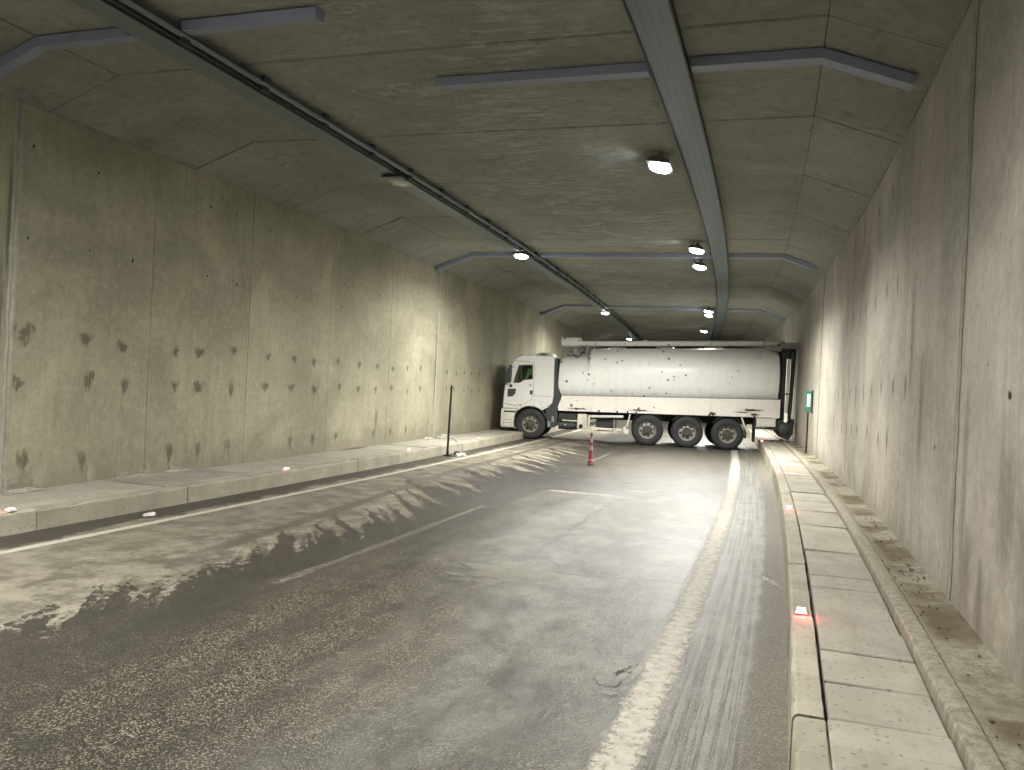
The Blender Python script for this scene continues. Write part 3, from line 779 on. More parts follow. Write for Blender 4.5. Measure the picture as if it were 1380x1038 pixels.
# left tray: flat cover, dark open side with a conduit and clips
tl = empty('cable_tray'); tag(tl, 'dark cable tray with side conduit running along the left of the ceiling', 'cable tray')
sweep_box('tray_cover', -6.28, -5.99, HK - .15, HK - .135, -20, 90, M['tray_metal'], tl)
sweep_box('tray_side', -6.28, -6.265, HK - .134, HK - .02, -20, 90, M['tray_metal'], tl)
sweep_box('tray_body', -6.26, -5.93, HK - .12, HK - .02, -20, 90, M['tray_dark'], tl)
mb = MB(); mb.tube([P(s, -5.84, HK - .10) for s in frange(-20, 90, 1.)], .032, 8); mb.build('conduit', M['tray_metal'], tl, smooth=40)
mb = MB(); mb.tube([P(s, -5.885, HK - .055) for s in frange(-20, 90, 1.)], .016, 6); mb.build('conduit', M['tray_dark'], tl, smooth=40)
s = 1.3
while s < 60:
    mb = MB(); mb.box((-.02, -.05, -.15), (.02, .06, .0)); mb.box((-.028, -.06, -.175), (.028, .07, -.15))
    c = mb.build('conduit_clip', M['tray_dark'], tl); c.location = P(s, -5.84, HK - .01); c.rotation_euler = (0, 0, R(90) - heading(s) - R(90)); s += 1.37
tr_ = empty('cable_tray'); tag(tr_, 'wide flat grey cable tray running along the ceiling right of centre', 'cable tray')
for k in range(4):
    sweep_box('tray_strip', -1.50 + k * .0878, -1.50 + k * .0878 + .0862, HK - .10, HK - .03, -20, 90, M['tray_metal'], tr_)
sweep_box('tray_lip', -1.52, -1.503, HK - .115, HK - .03, -20, 90, M['tray_dark'], tr_)
sweep_box('tray_lip', -1.146, -1.13, HK - .115, HK - .03, -20, 90, M['tray_dark'], tr_)

# bent sheet-metal channels under the slab joints
def channel(s, pts, width, label, dep=.10):
    root = empty('joint_channel', P(s, (pts[0][0] + pts[-1][0]) / 2, HK))
    tag(root, label, 'ceiling channel', 'metal channels across the ceiling')
    x, y, h = frame(s); base = root.location
    for (a, b) in zip(pts[:-1], pts[1:]):
        L = math.hypot(b[0] - a[0], b[1] - a[1]); nx, nz = (b[1] - a[1]) / L, -(b[0] - a[0]) / L
        vs = []
        for (d, z) in (a, b):
            for ds, off in ((-width / 2, 0.012), (-width / 2 + .02, dep), (width / 2 - .02, dep), (width / 2, 0.012)):
                vs.append(P(s + ds, d + nx * off, z + nz * off) - base)
        fs = [(0, 1, 5, 4), (1, 2, 6, 5), (2, 3, 7, 6), (0, 4, 7, 3), (3, 2, 1, 0), (4, 5, 6, 7)]
        mesh('channel_section', vs, fs, M['channel_paint'], root)
    return root
kz = HK - .0
channel(6.72, [(WL + .02, H - .01), (KL, HK), (-6.30, HK)], .17, 'grey metal channel at the left wall top, nearest the camera')
channel(6.72, [(-5.78, HK), (-4.3, HK)], .17, 'short grey metal channel right of the left cable tray, nearest the camera')
channel(8.62, [(-3.9, HK), (-3.3, HK), (-1.54, HK)], .20, 'grey metal channel across mid ceiling left of the wide cable tray')
channel(8.58, [(-1.1, HK), (KR, HK), (.98, H + .055)], .22, 'grey bent metal channel on the right haunch, ending short of the right wall')
channel(20.7, [(WL + .02, H - .01), (KL, HK), (-6.30, HK)], .26, 'thin bent channel on the left haunch over the wall joint halfway to the truck')
channel(20.7, [(-5.75, HK), (-3.75, HK), (-1.54, HK)], .26, 'thin grey channel between the two trays, above the pavement rod')
channel(20.7, [(-1.1, HK), (KR, HK), (.9, H + .085)], .26, 'thin bent channel on the right haunch, second from the camera')
channel(33.8, [(WL + .02, H - .01), (KL, HK), (-1.54, HK)], .24, 'far thin channel above the truck cab and tank')
channel(33.8, [(-1.1, HK), (KR, HK), (WR - .02, H)], .24, 'far thin bent channel above the rear of the truck')

# ---- lamps
def lamp(s, d, lit, label, watts, group='ceiling lamps of the tunnel', tilt=0., size=150., light=True, z=None, lens_r=.13):
    z = HK - .20 if z is None else z
    base = P(s, d, z); root = empty('tunnel_lamp', base, -heading(s)); root.rotation_euler = (0, tilt, -heading(s)); root.scale = (1.2, 1.2, 1.0)
    tag(root, label, 'lamp', group)
    mb = MB()   # local x across, y along
    mb.add([(-.15, -.26, .0), (.15, -.26, .0), (.15, .26, .0), (-.15, .26, .0), (-.10, -.20, .085), (.10, -.20, .085), (.10, .20, .085), (-.10, .20, .085)],
           [(3, 2, 1, 0), (4, 5, 6, 7), (0, 1, 5, 4), (1, 2, 6, 5), (2, 3, 7, 6), (3, 0, 4, 7)])
    mb.build('housing', M['lamp_body'], root, bevel=.015, seg=2)
    mb = MB(); n = 20; vs = []; rings = ((1., -.004), (.9, -.03), (.6, -.046), (.25, -.052))
    for rr, zz in rings:
        for k in range(n):
            q = 2 * math.pi * k / n; vs.append((lens_r * rr * math.cos(q), lens_r * 1.55 * rr * math.sin(q), zz))
    fs = [(i * n + k, i * n + (k + 1) % n, (i + 1) * n + (k + 1) % n, (i + 1) * n + k) for i in range(3) for k in range(n)] + [tuple(3 * n + k for k in range(n))]
    mb.add(vs, fs); mb.build('lens', M['lens_on' if lit else 'lens_off'], root, smooth=60)
    for y_ in (-.14, .14): mb = MB(); mb.box((-.02, y_ - .02, .087), (.02, y_ + .02, .18)); mb.build('bracket', M['lamp_body'], root)
    if lit and light:
        ld = bpy.data.lights.new('lamp_light', 'SPOT'); ld.energy = watts; ld.color = LAMP_COLOR; ld.spot_size = R(size); ld.spot_blend = 1.0; ld.shadow_soft_size = .18
        lo = bpy.data.objects.new('lamp_light', ld); col.objects.link(lo); lo.parent = root; lo.location = (0, 0, -.09)
    return root
LR, LL = -1.83, -6.07
lamp(11.9, LR, True, 'brightest lit lamp beside the wide cable tray, nearest the camera', LAMP_RIGHT, size=164, tilt=R(9))
lamp(19.0, LR + .05, True, 'upper of the pair of lit lamps above the tank, beside the wide tray', LAMP_RIGHT * 1.2, size=164, tilt=R(9))
lamp(21.5, LR, True, 'lower of the pair of lit lamps above the tank, beside the wide tray', LAMP_RIGHT * 1.3, size=164, tilt=R(9))
lamp(33.2, LR, True, 'lit lamp far down the right row, beyond the third channel', LAMP_RIGHT * 1.5, size=164, tilt=R(9))
lamp(34.9, LR, True, 'lit lamp just under another one, far down the right row', LAMP_RIGHT * 1.1, size=164, tilt=R(9))
lamp(43.8, LR - .2, True, 'farthest lit lamp of the right row, just above the tank', LAMP_RIGHT, size=164, tilt=R(9))
lamp(19.9, LL, True, 'lit lamp on the left cable tray at the second channel', LAMP_LEFT * 1.1, size=158)
lamp(35.0, LL, True, 'lit lamp farther along the left tray, above the cab', LAMP_LEFT, size=158)
lamp(52.6, LL - .4, True, 'tiny lit lamp at the far end of the left tray, above the tank', LAMP_LEFT, size=158)
lamp(12.3, LL, False, 'unlit lamp under the left cable tray', 0)
for s_ in (4.3, -4.0, -13.0): lamp(s_, LR, True, 'unseen lit lamp overhead in the right row, before the first one in view', LAMP_RIGHT * .62, 'lamps overhead outside the view', size=164, tilt=R(9))  # out of view; the ones behind the camera added to light the near scene
for s_ in (4.0, -5.0): lamp(s_, LL, True, 'unseen lit lamp overhead in the left row, before the unlit one', LAMP_LEFT * .8, 'lamps overhead outside the view', size=158)  # out of view; the rearmost added to light the near scene

# ---- kerb marker lights
def marker(s, d, z, label, left, glow=1.0):
    root = empty('kerb_marker_light', P(s, d, z - .002), -heading(s)); tag(root, label, 'marker light', 'marker lights on the kerbs')
    mb = MB(); mb.add([(-.045, -.05, 0), (.045, -.05, 0), (.045, .05, 0), (-.045, .05, 0), (-.034, -.032, .024), (.034, -.032, .024), (.034, .032, .024), (-.034, .032, .024)],
                      [(3, 2, 1, 0), (4, 5, 6, 7), (0, 1, 5, 4), (1, 2, 6, 5), (2, 3, 7, 6), (3, 0, 4, 7)])
    mb.build('housing', M['steel_grey'], root, bevel=.004)
    mb = MB(); mb.add([(-.030, -.0475, .0055), (.030, -.0475, .0055), (.030, -.036, .0205), (-.030, -.036, .0205)], [(0, 1, 2, 3)]); mb.build('red_lens', M['marker_red'], root, fix=False)
    mb = MB(); mb.box((-.026, -.024, .0245), (.026, .024, .0275)); mb.build('top_lens', M['marker_white'], root)
    ld = bpy.data.lights.new('marker_glow', 'POINT'); ld.energy = .12 if left else 1.0; ld.color = (1., .10, .12); ld.shadow_soft_size = .02
    lo = bpy.data.objects.new('marker_glow', ld); col.objects.link(lo); lo.parent = root; lo.location = (0, -.10, .05)
    return root
for i, (s_, w) in enumerate(zip((5.95, 11.42, 16.9, 22.4, 27.7), ('nearest the camera', 'second from the camera', 'third from the camera', 'fourth, just before the truck', 'under the rear of the truck'))):
    marker(s_, .10, HKR + .002, f'red marker light on the right kerb, {w}', False)
for i, (s_, w) in enumerate(zip((6.49, 11.65, 16.63, 21.65, 27.0), ('leftmost of them', 'second from the left', 'left of the black rod', 'between the rod and the truck', 'beside the truck front wheel'))):
    marker(s_, -7.47, HKL + .002, f'small marker light on the left kerb, {w}', True)

# ================================================================ TRUCK  local x: rearwards, y: away from the camera, z up; origin under the front axle
TY = R(-7.975)
truck = empty('tank_truck', (0.71, 27.05, 0.0), TY)
tag(truck, 'white bulk tank truck jammed crosswise between the tunnel walls', 'truck')
WID = 2.46
def arc(cx, cz, r, a0, a1, n): return [(cx + r * math.cos(R(a0 + (a1 - a0) * i / n)), cz + r * math.sin(R(a0 + (a1 - a0) * i / n))) for i in range(n + 1)]
# cab shell, hollowed by boolean cuts for the windows
prof = [(-.985, .97), (-.975, 1.30), (-.945, 1.78), (-.90, 1.95), (-.715, 2.48), (-.62, 2.60), (-.46, 2.69), (.0, 2.715), (.60, 2.715), (.63, 2.66), (.65, 1.42), (.62, 1.21), (.48, 1.05), (.315, .955)]
prof += arc(-.08, .50, .575, 50, 136, 10)[0:] + [(-.52, .965)]
mb = MB(); mb.prism_y(prof, 0, WID)
cab = mb.build('cab', M['cab_white'], truck, bevel=.05, seg=3, smooth=35)
def cut(target, cutter):
    m = target.modifiers.new('cut', 'BOOLEAN'); m.operation = 'DIFFERENCE'; m.solver = 'EXACT'; m.object = cutter
    dg = bpy.context.evaluated_depsgraph_get(); dg.update()
    nm = bpy.data.meshes.new_from_object(target.evaluated_get(dg), depsgraph=dg)
    target.modifiers.clear(); target.data = nm
    bpy.data.objects.remove(cutter, do_unlink=True)
win = [(-.685, 1.80), (-.635, 2.02), (-.52, 2.39), (-.06, 2.425), (-.045, 1.94), (-.33, 1.905), (-.42, 1.84), (-.50, 1.80)]
mb = MB(); mb.prism_y(win, -.3, WID + .3); cu = mb.build('cutter', None, truck); bpy.context.view_layer.update(); cut(cab, cu)
mb = MB(); mb.add([(x, y, z) for y in (.22, WID - .22) for x, z in ((-1.2, 1.86), (-.80, 1.86), (-.60, 2.46), (-1.2, 2.46))],
                  [(0, 1, 2, 3), (7, 6, 5, 4), (0, 4, 5, 1), (1, 5, 6, 2), (2, 6, 7, 3), (3, 7, 4, 0)])
cu = mb.build('cutter', None, truck); bpy.context.view_layer.update(); cut(cab, cu)
for p in cab.data.polygons: p.use_smooth = True
cab.data.set_sharp_from_angle(angle=R(35))
def inset(poly, k):
    cx = sum(p[0] for p in poly) / len(poly); cz = sum(p[1] for p in poly) / len(poly)
    return [(cx + (x - cx) * k, cz + (z - cz) * k) for x, z in poly]
for y, lab in ((.03, 'near'), (WID - .04, 'far')):
    n = len(win); oi = inset(win, .998); ii = inset(win, .90)
    vs = [(x, y, z) for x, z in oi] + [(x, y, z) for x, z in ii] + [(x, y + .02, z) for x, z in oi] + [(x, y + .02, z) for x, z in ii]
    fs = [(i, (i + 1) % n, n + (i + 1) % n, n + i) for i in range(n)] + [(2 * n + i, 3 * n + i, 3 * n + (i + 1) % n, 2 * n + (i + 1) % n) for i in range(n)] + [(n + i, n + (i + 1) % n, 3 * n + (i + 1) % n, 3 * n + i) for i in range(n)]
    mb = MB(); mb.add(vs, fs); fr = mb.build('window_frame', M['plastic_dark'], truck)
    mb = MB(); mb.prism_y(inset(win, .92), y + .008, y + .012); mb.build('window_glass', M['cab_glass'], fr)
    mb = MB(); mb.box((-.44, y + .002, 1.87), (-.42, y + .018, 2.41)); mb.build('window_bar', M['plastic_dark'], fr)
mb = MB(); mb.add([(-.935, .25, 1.87), (-.935, WID - .25, 1.87), (-.735, WID - .25, 2.45), (-.735, .25, 2.45)], [(0, 1, 2, 3)]); mb.build('windscreen', M['cab_glass'], truck, fix=False)
for y0 in (.35, 1.65):
    mb = MB(); mb.box((-.22, y0, 1.66), (-.10, y0 + .48, 2.10)); mb.box((-.55, y0, 1.66), (-.12, y0 + .48, 1.84)); mb.build('seat', M['seat_dark'], truck, bevel=.04, seg=2)
# door shut lines, trim lines
def line(name, pts, w, mat, y=-.003, parent=truck):
    mb = MB()
    for (a, b) in zip(pts[:-1], pts[1:]):
        dx, dz = b[0] - a[0], b[1] - a[1]; L = math.hypot(dx, dz); nx, nz = -dz / L * w / 2, dx / L * w / 2
        mb.add([(a[0] - nx, y, a[1] - nz), (b[0] - nx, y, b[1] - nz), (b[0] + nx, y, b[1] + nz), (a[0] + nx, y, a[1] + nz), (a[0] - nx, y + .004, a[1] - nz), (b[0] - nx, y + .004, b[1] - nz), (b[0] + nx, y + .004, b[1] + nz), (a[0] + nx, y + .004, a[1] + nz)],
               [(0, 1, 2, 3), (4, 7, 6, 5), (0, 4, 5, 1), (2, 6, 7, 3), (1, 5, 6, 2), (0, 3, 7, 4)])
    return mb.build(name, mat, parent)
plain('shut_line', (.16, .155, .14), .8)
line('door_gap', [(-.015, 2.50), (-.005, 1.50), (-.06, 1.28), (-.30, 1.12)], .010, M['shut_line'])
line('door_gap', [(-.70, 2.50), (-.62, 2.52), (-.015, 2.50)], .010, M['shut_line'])
line('side_crease', [(.03, 1.42), (.60, 1.41)], .012, M['shut_line'])
line('door_gap', [(-.93, 1.12), (-.52, 1.06)], .014, M['shut_line'])
mb = MB(); mb.prism_y([(-.85, 1.60), (-.57, 1.615), (-.60, 1.45), (-.68, 1.36), (-.85, 1.335)], -.012, .03); mb.build('air_vent', M['plastic_dark'], truck, bevel=.008)
mb = MB(); mb.lathe_y([(0., -.02), (.045, -.018), (.055, -.004), (.055, .02)], (-.755, 0, 1.70), 16); mb.build('round_cap', M['plastic_dark'], truck, smooth=40)
mb = MB(); mb.box((-.115, -.022, 1.45), (-.03, .02, 1.585)); mb.box((-.10, -.035, 1.50), (-.045, -.020, 1.53)); mb.build('door_handle', M['plastic_dark'], truck, bevel=.008)
line('door_badge', [(-.17, 1.765), (-.07, 1.77)], .022, M['shut_line'])
line('door_badge', [(-.17, 1.715), (-.07, 1.72)], .018, M['shut_line'])
mb = MB(); mb.box((-.47, -.015, 1.075), (-.37, .02, 1.115)); mb.build('side_lamp', M['amber'], truck, bevel=.008)
# bumper with steps
bp = [(-1.045, .38), (-1.04, .80), (-1.03, .955), (-.50, .955), (-.555, .84), (-.60, .70), (-.62, .52), (-.615, .35), (-.98, .35)]
mb = MB(); mb.prism_y(bp, .0, WID); bump_ = mb.build('bumper', M['part_white'], truck, bevel=.03, seg=2, smooth=35)
line('bumper_step', [(-.94, .86), (-.56, .87)], .05, M['plastic_dark'], -.006, bump_)
line('bumper_step', [(-.90, .60), (-.66, .60)], .012, M['shut_line'], -.004, bump_)
line('bumper_step', [(-.90, .50), (-.66, .50)], .012, M['shut_line'], -.004, bump_)
line('bumper_lip', [(-1.0, .345), (-.62, .345)], .035, M['plastic_dark'], -.004, bump_)
line('bumper_gap', [(-.93, .92), (-.93, .40)], .012, M['shut_line'], -.004, bump_)
for y in (.18, WID - .5): mb = MB(); mb.box((-1.062, y, .62), (-1.02, y + .32, .80)); mb.build('headlight', M['lamp_clear'], bump_, bevel=.015)
mb = MB(); mb.box((-1.0, .5, 1.05), (-.97, WID - .5, 1.6)); mb.build('grille', M['plastic_dark'], truck, bevel=.01)
# wheel-arch liner, dark rear fairing
mb = MB()
ao = arc(-.08, .50, .60, 20, 160, 16); ai = arc(-.08, .50, .555, 160, 20, 16)
mb.prism_y(ao + ai, .035, .62); mb.build('wheel_arch', M['plastic_dark'], truck, smooth=40)
mb = MB(); mb.prism_y(ao + ai, WID - .62, WID - .035); mb.build('wheel_arch', M['plastic_dark'], truck, smooth=40)
mb = MB(); mb.prism_y([(.60, 2.66), (.735, 2.67), (.73, 2.10), (.80, 1.72), (.90, 1.48), (.82, 1.06), (.80, .62), (.72, .42), (.48, .40), (.46, .70), (.40, .95), (.52, 1.07), (.60, 1.20)], .05, WID - .05); mb.build('rear_fairing', M['plastic_dark'], truck, bevel=.02)
mb = MB(); mb.box((.50, .02, .42), (.58, .3, .60)); mb.box((.62, .03, .60), (.70, .25, .78)); mb.build('step_bracket', M['steel_grey'], truck, bevel=.01)
mb = MB(); mb.add([(-.13, .55, 2.72), (.58, .55, 2.72), (.58, WID - .55, 2.72), (-.13, WID - .55, 2.72), (.06, .62, 2.85), (.42, .62, 2.86), (.50, WID - .62, 2.86), (.06, WID - .62, 2.85)], [(3, 2, 1, 0), (4, 5, 6, 7), (0, 1, 5, 4), (1, 2, 6, 5), (2, 3, 7, 6), (3, 0, 4, 7)])
ac_ = mb.build('roof_unit', M['part_white'], truck, bevel=.03, seg=2, smooth=40)
mb = MB(); mb.box((.12, .50, 2.765), (.34, .64, 2.81)); mb.build('roof_unit_grille', M['shut_line'], ac_)
mb = MB(); mb.lathe_z([(.0, .05), (.02, .045), (.03, .0)], (-.48, .25, 2.69), 10); mb.build('roof_marker', M['plastic_dark'], truck)
# mirrors on both sides, arms reaching forward
for sg, y in ((-1, -.12), (1, WID + .12)):
    mb = MB(); mb.prism_y([(-.93, 1.80), (-.90, 2.13), (-.80, 2.36), (-.72, 2.38), (-.715, 2.05), (-.74, 1.80)], min(y, y + sg * .14), max(y, y + sg * .14))
    mi = mb.build('mirror', M['plastic_dark'], truck, bevel=.03, seg=2, smooth=40)
    mb = MB(); mb.tube([(-.70, y - sg * .14, 2.32), (-.78, y + sg * .03, 2.30)], .016, 8); mb.tube([(-.74, y - sg * .14, 1.86), (-.80, y + sg * .03, 1.86)], .016, 8); mb.build('mirror_arm', M['plastic_dark'], mi)
    mb = MB(); mb.box((-1.0, y - .02, 1.72), (-.90, y + .10, 1.86)); mb.build('kerb_mirror', M['plastic_dark'], mi, bevel=.02)

# tank
def tank_z(u): return 1.75 + (2.985 + .040 * u - 1.75) * 1.012
def tank_ring(u, zb, zt, hw, n=48, e=2.4):
    pts = []
    zc = (zb + zt) / 2; hz = (zt - zb) / 2
    for k in range(n):
        q = 2 * math.pi * k / n; c, s = math.cos(q), math.sin(q)
        pts.append((u, WID / 2 + hw * math.copysign(abs(c) ** (2 / e), c), zc + hz * math.copysign(abs(s) ** (2 / e), s)))
    return pts
mb = MB(); n = 48; rings = []
for u, k, low in ((.765, .90, .25), (.775, .955, .24), (.80, .985, .235), (.86, 1., .23), (1.66, 1., .22), (1.70, 1., .215), (1.76, 1., .04), (1.82, 1., .0), (3., 1., 0), (4.2, 1., 0), (5.5, 1., 0), (6.8, 1., 0), (7.60, 1., 0), (7.68, .99, 0), (7.715, .96, 0), (7.73, .9, 0)):
    zb, zt = 1.10 + .025 * u, tank_z(u) - low; zc = (zb + zt) / 2
    rings.append(tank_ring(u, zc + (zb - zc) * k, zc + (zt - zc) * k, 1.225 * k))
vs = [p for r in rings for p in r]; fs = [(i * n + k, i * n + (k + 1) % n, (i + 1) * n + (k + 1) % n, (i + 1) * n + k) for i in range(len(rings) - 1) for k in range(n)]
fs += [tuple(range(n)), tuple((len(rings) - 1) * n + k for k in range(n - 1, -1, -1))]
mb.add(vs, fs); tank = mb.build('tank', M['tank_white'], truck, smooth=35)
for u in (2.42, 4.62, 6.05, 7.05):   # welded seams: slightly raised bands
    mb = MB(); zb, zt = 1.10 + .025 * u, tank_z(u); a = tank_ring(u - .012, zb - .003, zt + .003, 1.228); b = tank_ring(u + .012, zb - .003, zt + .003, 1.228)
    mb.add(a + b, [(k, (k + 1) % n, n + (k + 1) % n, n + k) for k in range(n)]); mb.build('weld_seam', M['tank_white'], tank, smooth=35)
mb = MB(); mb.box((.95, .02, 1.462), (7.74, .06, 1.482), sh=lambda x, y, z: (x, y, z + .029 * (x - .9))); mb.build('tank_rail', M['shut_line'], tank)
# filling hatches and walkway on top
for u in (2.6, 4.2, 5.8):
    mb = MB(); mb.lathe_z([(.30, -.12), (.30, .04), (.27, .075), (0., .09)], (u, WID / 2 + .35, tank_z(u)), 20); mb.build('hatch', M['part_white'], tank, smooth=40)
# skirt: four long boards each side, bolted to dark bearers
def skz(x): return .955 + .0175 * x
def skt(x): return 1.435 + .029 * x
for side in (0, 1):
    for k in range(4):
        t0, t1 = k / 4 + .0012, (k + 1) / 4 - .0012
        def ux(t): return .83 + .12 * max(0, (t - .25) / .75) - .02 * min(1, t / .25)
        y0, y1 = (.0, .035) if side == 0 else (WID - .035, WID)
        pj = (k % 2) * .002 * (-1 if side == 0 else 1)
        zz = lambda x, t: skz(x) + (skt(x) - skz(x)) * t
        a0, a1, e = ux(t0), ux(t1), 7.745
        m_ = 5.64
        for (xa0, xa1, xb) in ((a0, a1, m_ - .0015), (m_ + .0015, m_ + .0015, e)):
            vs = [(xa0, y0 + pj, zz(xa0, t0)), (xb, y0 + pj, zz(xb, t0)), (xb, y0 + pj, zz(xb, t1)), (xa1, y0 + pj, zz(xa1, t1))]
            vs += [(x, y1 + pj, z) for x, y, z in vs]
            mb = MB(); mb.add(vs, [(0, 1, 2, 3), (7, 6, 5, 4), (0, 4, 5, 1), (1, 5, 6, 2), (2, 6, 7, 3), (3, 7, 4, 0)])
            mb.build('skirt_board', M['skirt_white'], truck)
for u in (2.14, 2.72, 3.05, 3.32, 5.60, 6.98):
    mb = MB(); mb.box((u - .025, -.012, skz(u) - .03), (u + .025, .01, skz(u) + .06)); mb.build('skirt_clamp', M['chassis_dark'], truck)
stain_mat('scrape', (.045, .032, .022), .25, 1.5, .9, False)
for x0, x1, z0, z1 in ((6.45, 7.35, 1.24, 1.34), (6.7, 7.25, 1.10, 1.22), (2.9, 3.95, 1.07, 1.15), (5.55, 5.85, 1.04, 1.2), (1.0, 1.9, 1.03, 1.10), (6.2, 7.0, 1.18, 1.24)):
    mesh('scrape_mark', [(x0, -.0035, z0), (x1, -.0035, z0), (x1, -.0035, z1), (x0, -.0035, z1)], [(0, 1, 2, 3)], M['scrape'], truck, [(-1, -1), (1, -1), (1, 1), (-1, 1)])
# chassis and underbody
sh = lambda x, y, z: (x, y, z + .017 * x)
mb = MB(); mb.box((.6, .72, .70), (7.6, .82, .96), sh=sh); mb.box((.6, WID - .82, .70), (7.6, WID - .72, .96), sh=sh)
for u in (.9, 2.2, 3.3, 4.35, 5.6, 6.9, 7.5): mb.box((u, .82, .74), (u + .1, WID - .82, .92), sh=sh)
mb.build('chassis_frame', M['chassis_dark'], truck)
mb = MB(); mb.box((.85, .045, .965), (7.70, WID - .045, 1.26), sh=sh); mb.build('subframe', M['chassis_dark'], truck)
mb = MB(); mb.box((-.7, .75, .42), (.55, WID - .75, 1.0)); mb.build('engine_block', M['chassis_dark'], truck, bevel=.05)
for u in (-.08, 3.70, 4.94, 6.19):
    mb = MB(); mb.tube([(u, .3, .50), (u, WID - .3, .50)], .085, 12)
    if u > 1: mb.lathe_y([(.10, -.24), (.20, -.12), (.22, 0), (.20, .12), (.10, .24)], (u, WID / 2, .50), 16)
    mb.build('axle', M['chassis_dark'], truck, smooth=40)
# side gear between the axles
mb = MB()
for k in range(9): mb.box((.85 + k * .062, .10, .70), (.89 + k * .062, .50, .89))
mb.box((.84, .13, .69), (1.42, .52, .90)); mb.build('battery_box', M['plastic_dark'], truck, bevel=.006, seg=1)
mb = MB(); mb.tube([(.84, .34, .50), (1.44, .34, .50)], .135, 18); mb.build('air_tank', M['plastic_dark'], truck, smooth=40)
mb = MB(); mb.lathe_y([(.0, -.004), (.02, 0), (.024, .03)], (1.06, .2, .52), 10); mb.build('drain_valve', M['part_white'], truck)
mb = MB(); mb.box((1.45, .03, .41), (1.77, .60, .90)); ab = mb.build('exhaust_box', M['part_white'], truck, bevel=.05, seg=3, smooth=40)
mb = MB(); mb.lathe_y([(.0, -.003), (.055, -.003), (.062, -.008), (.068, -.008), (.072, .03)], (1.575, .03, .505), 18); mb.build('exhaust_outlet', M['hole_black'], ab, smooth=40)
sg_ = [((1.80, .84), (2.92, .885), .075), ((1.83, .46), (2.90, .45), .075)]
mb = MB()
for a, b, w in sg_:
    mb.add([(x, y, z) for y in (-.005, .04) for x, z in ((a[0], a[1] - w / 2), (b[0], b[1] - w / 2), (b[0], b[1] + w / 2), (a[0], a[1] + w / 2))], [(0, 1, 2, 3), (7, 6, 5, 4), (0, 4, 5, 1), (1, 5, 6, 2), (2, 6, 7, 3), (3, 7, 4, 0)])
mb.box((1.79, -.003, .48), (1.86, .038, .82)); mb.build('side_guard', M['part_white'], truck, bevel=.008)
mb = MB(); mb.box((2.68, .03, .48), (2.71, .05, .86)); mb.box((2.05, .2, .50), (2.6, .6, .80)); mb.build('guard_bracket', M['chassis_dark'], truck)
mb = MB(); mb.tube([(2.10, .42, .47), (2.62, .42, .47)], .10, 14); mb.build('air_tank', M['chassis_dark'], truck, smooth=40)
line('mudguard_edge', [(3.13, .97), (3.10, .80), (3.04, .57)], .04, M['part_white'], .02)
mb = MB(); mb.box((2.94, .05, .38), (3.02, .12, .56)); mb.box((2.98, .05, .33), (3.10, .4, .47)); mb.build('guard_foot', M['part_white'], truck, bevel=.01)
line('mudguard_edge', [(6.60, 1.05), (6.68, .83), (6.79, .60)], .05, M['part_white'], .02)
mb = MB(); mb.box((6.99, .03, .30), (7.03, .45, 1.05)); mb.build('mud_flap', M['rubber'], truck)
mb = MB(); mb.box((6.99, WID - .45, .30), (7.03, WID - .03, 1.05)); mb.build('mud_flap', M['rubber'], truck)
mb = MB(); mb.box((7.06, .04, .80), (7.64, .5, 1.06)); mb.build('tool_box', M['part_white'], truck, bevel=.012)
mb = MB(); mb.box((7.0, .05, .715), (7.72, .11, .765)); mb.box((7.66, .05, .70), (7.74, WID - .05, .80)); mb.build('rear_bar', M['chassis_dark'], truck)
mb = MB(); mb.box((7.655, WID - .45, .82), (7.70, WID - .15, .92)); mb.build('tail_lamp', M['cone_red'], truck)
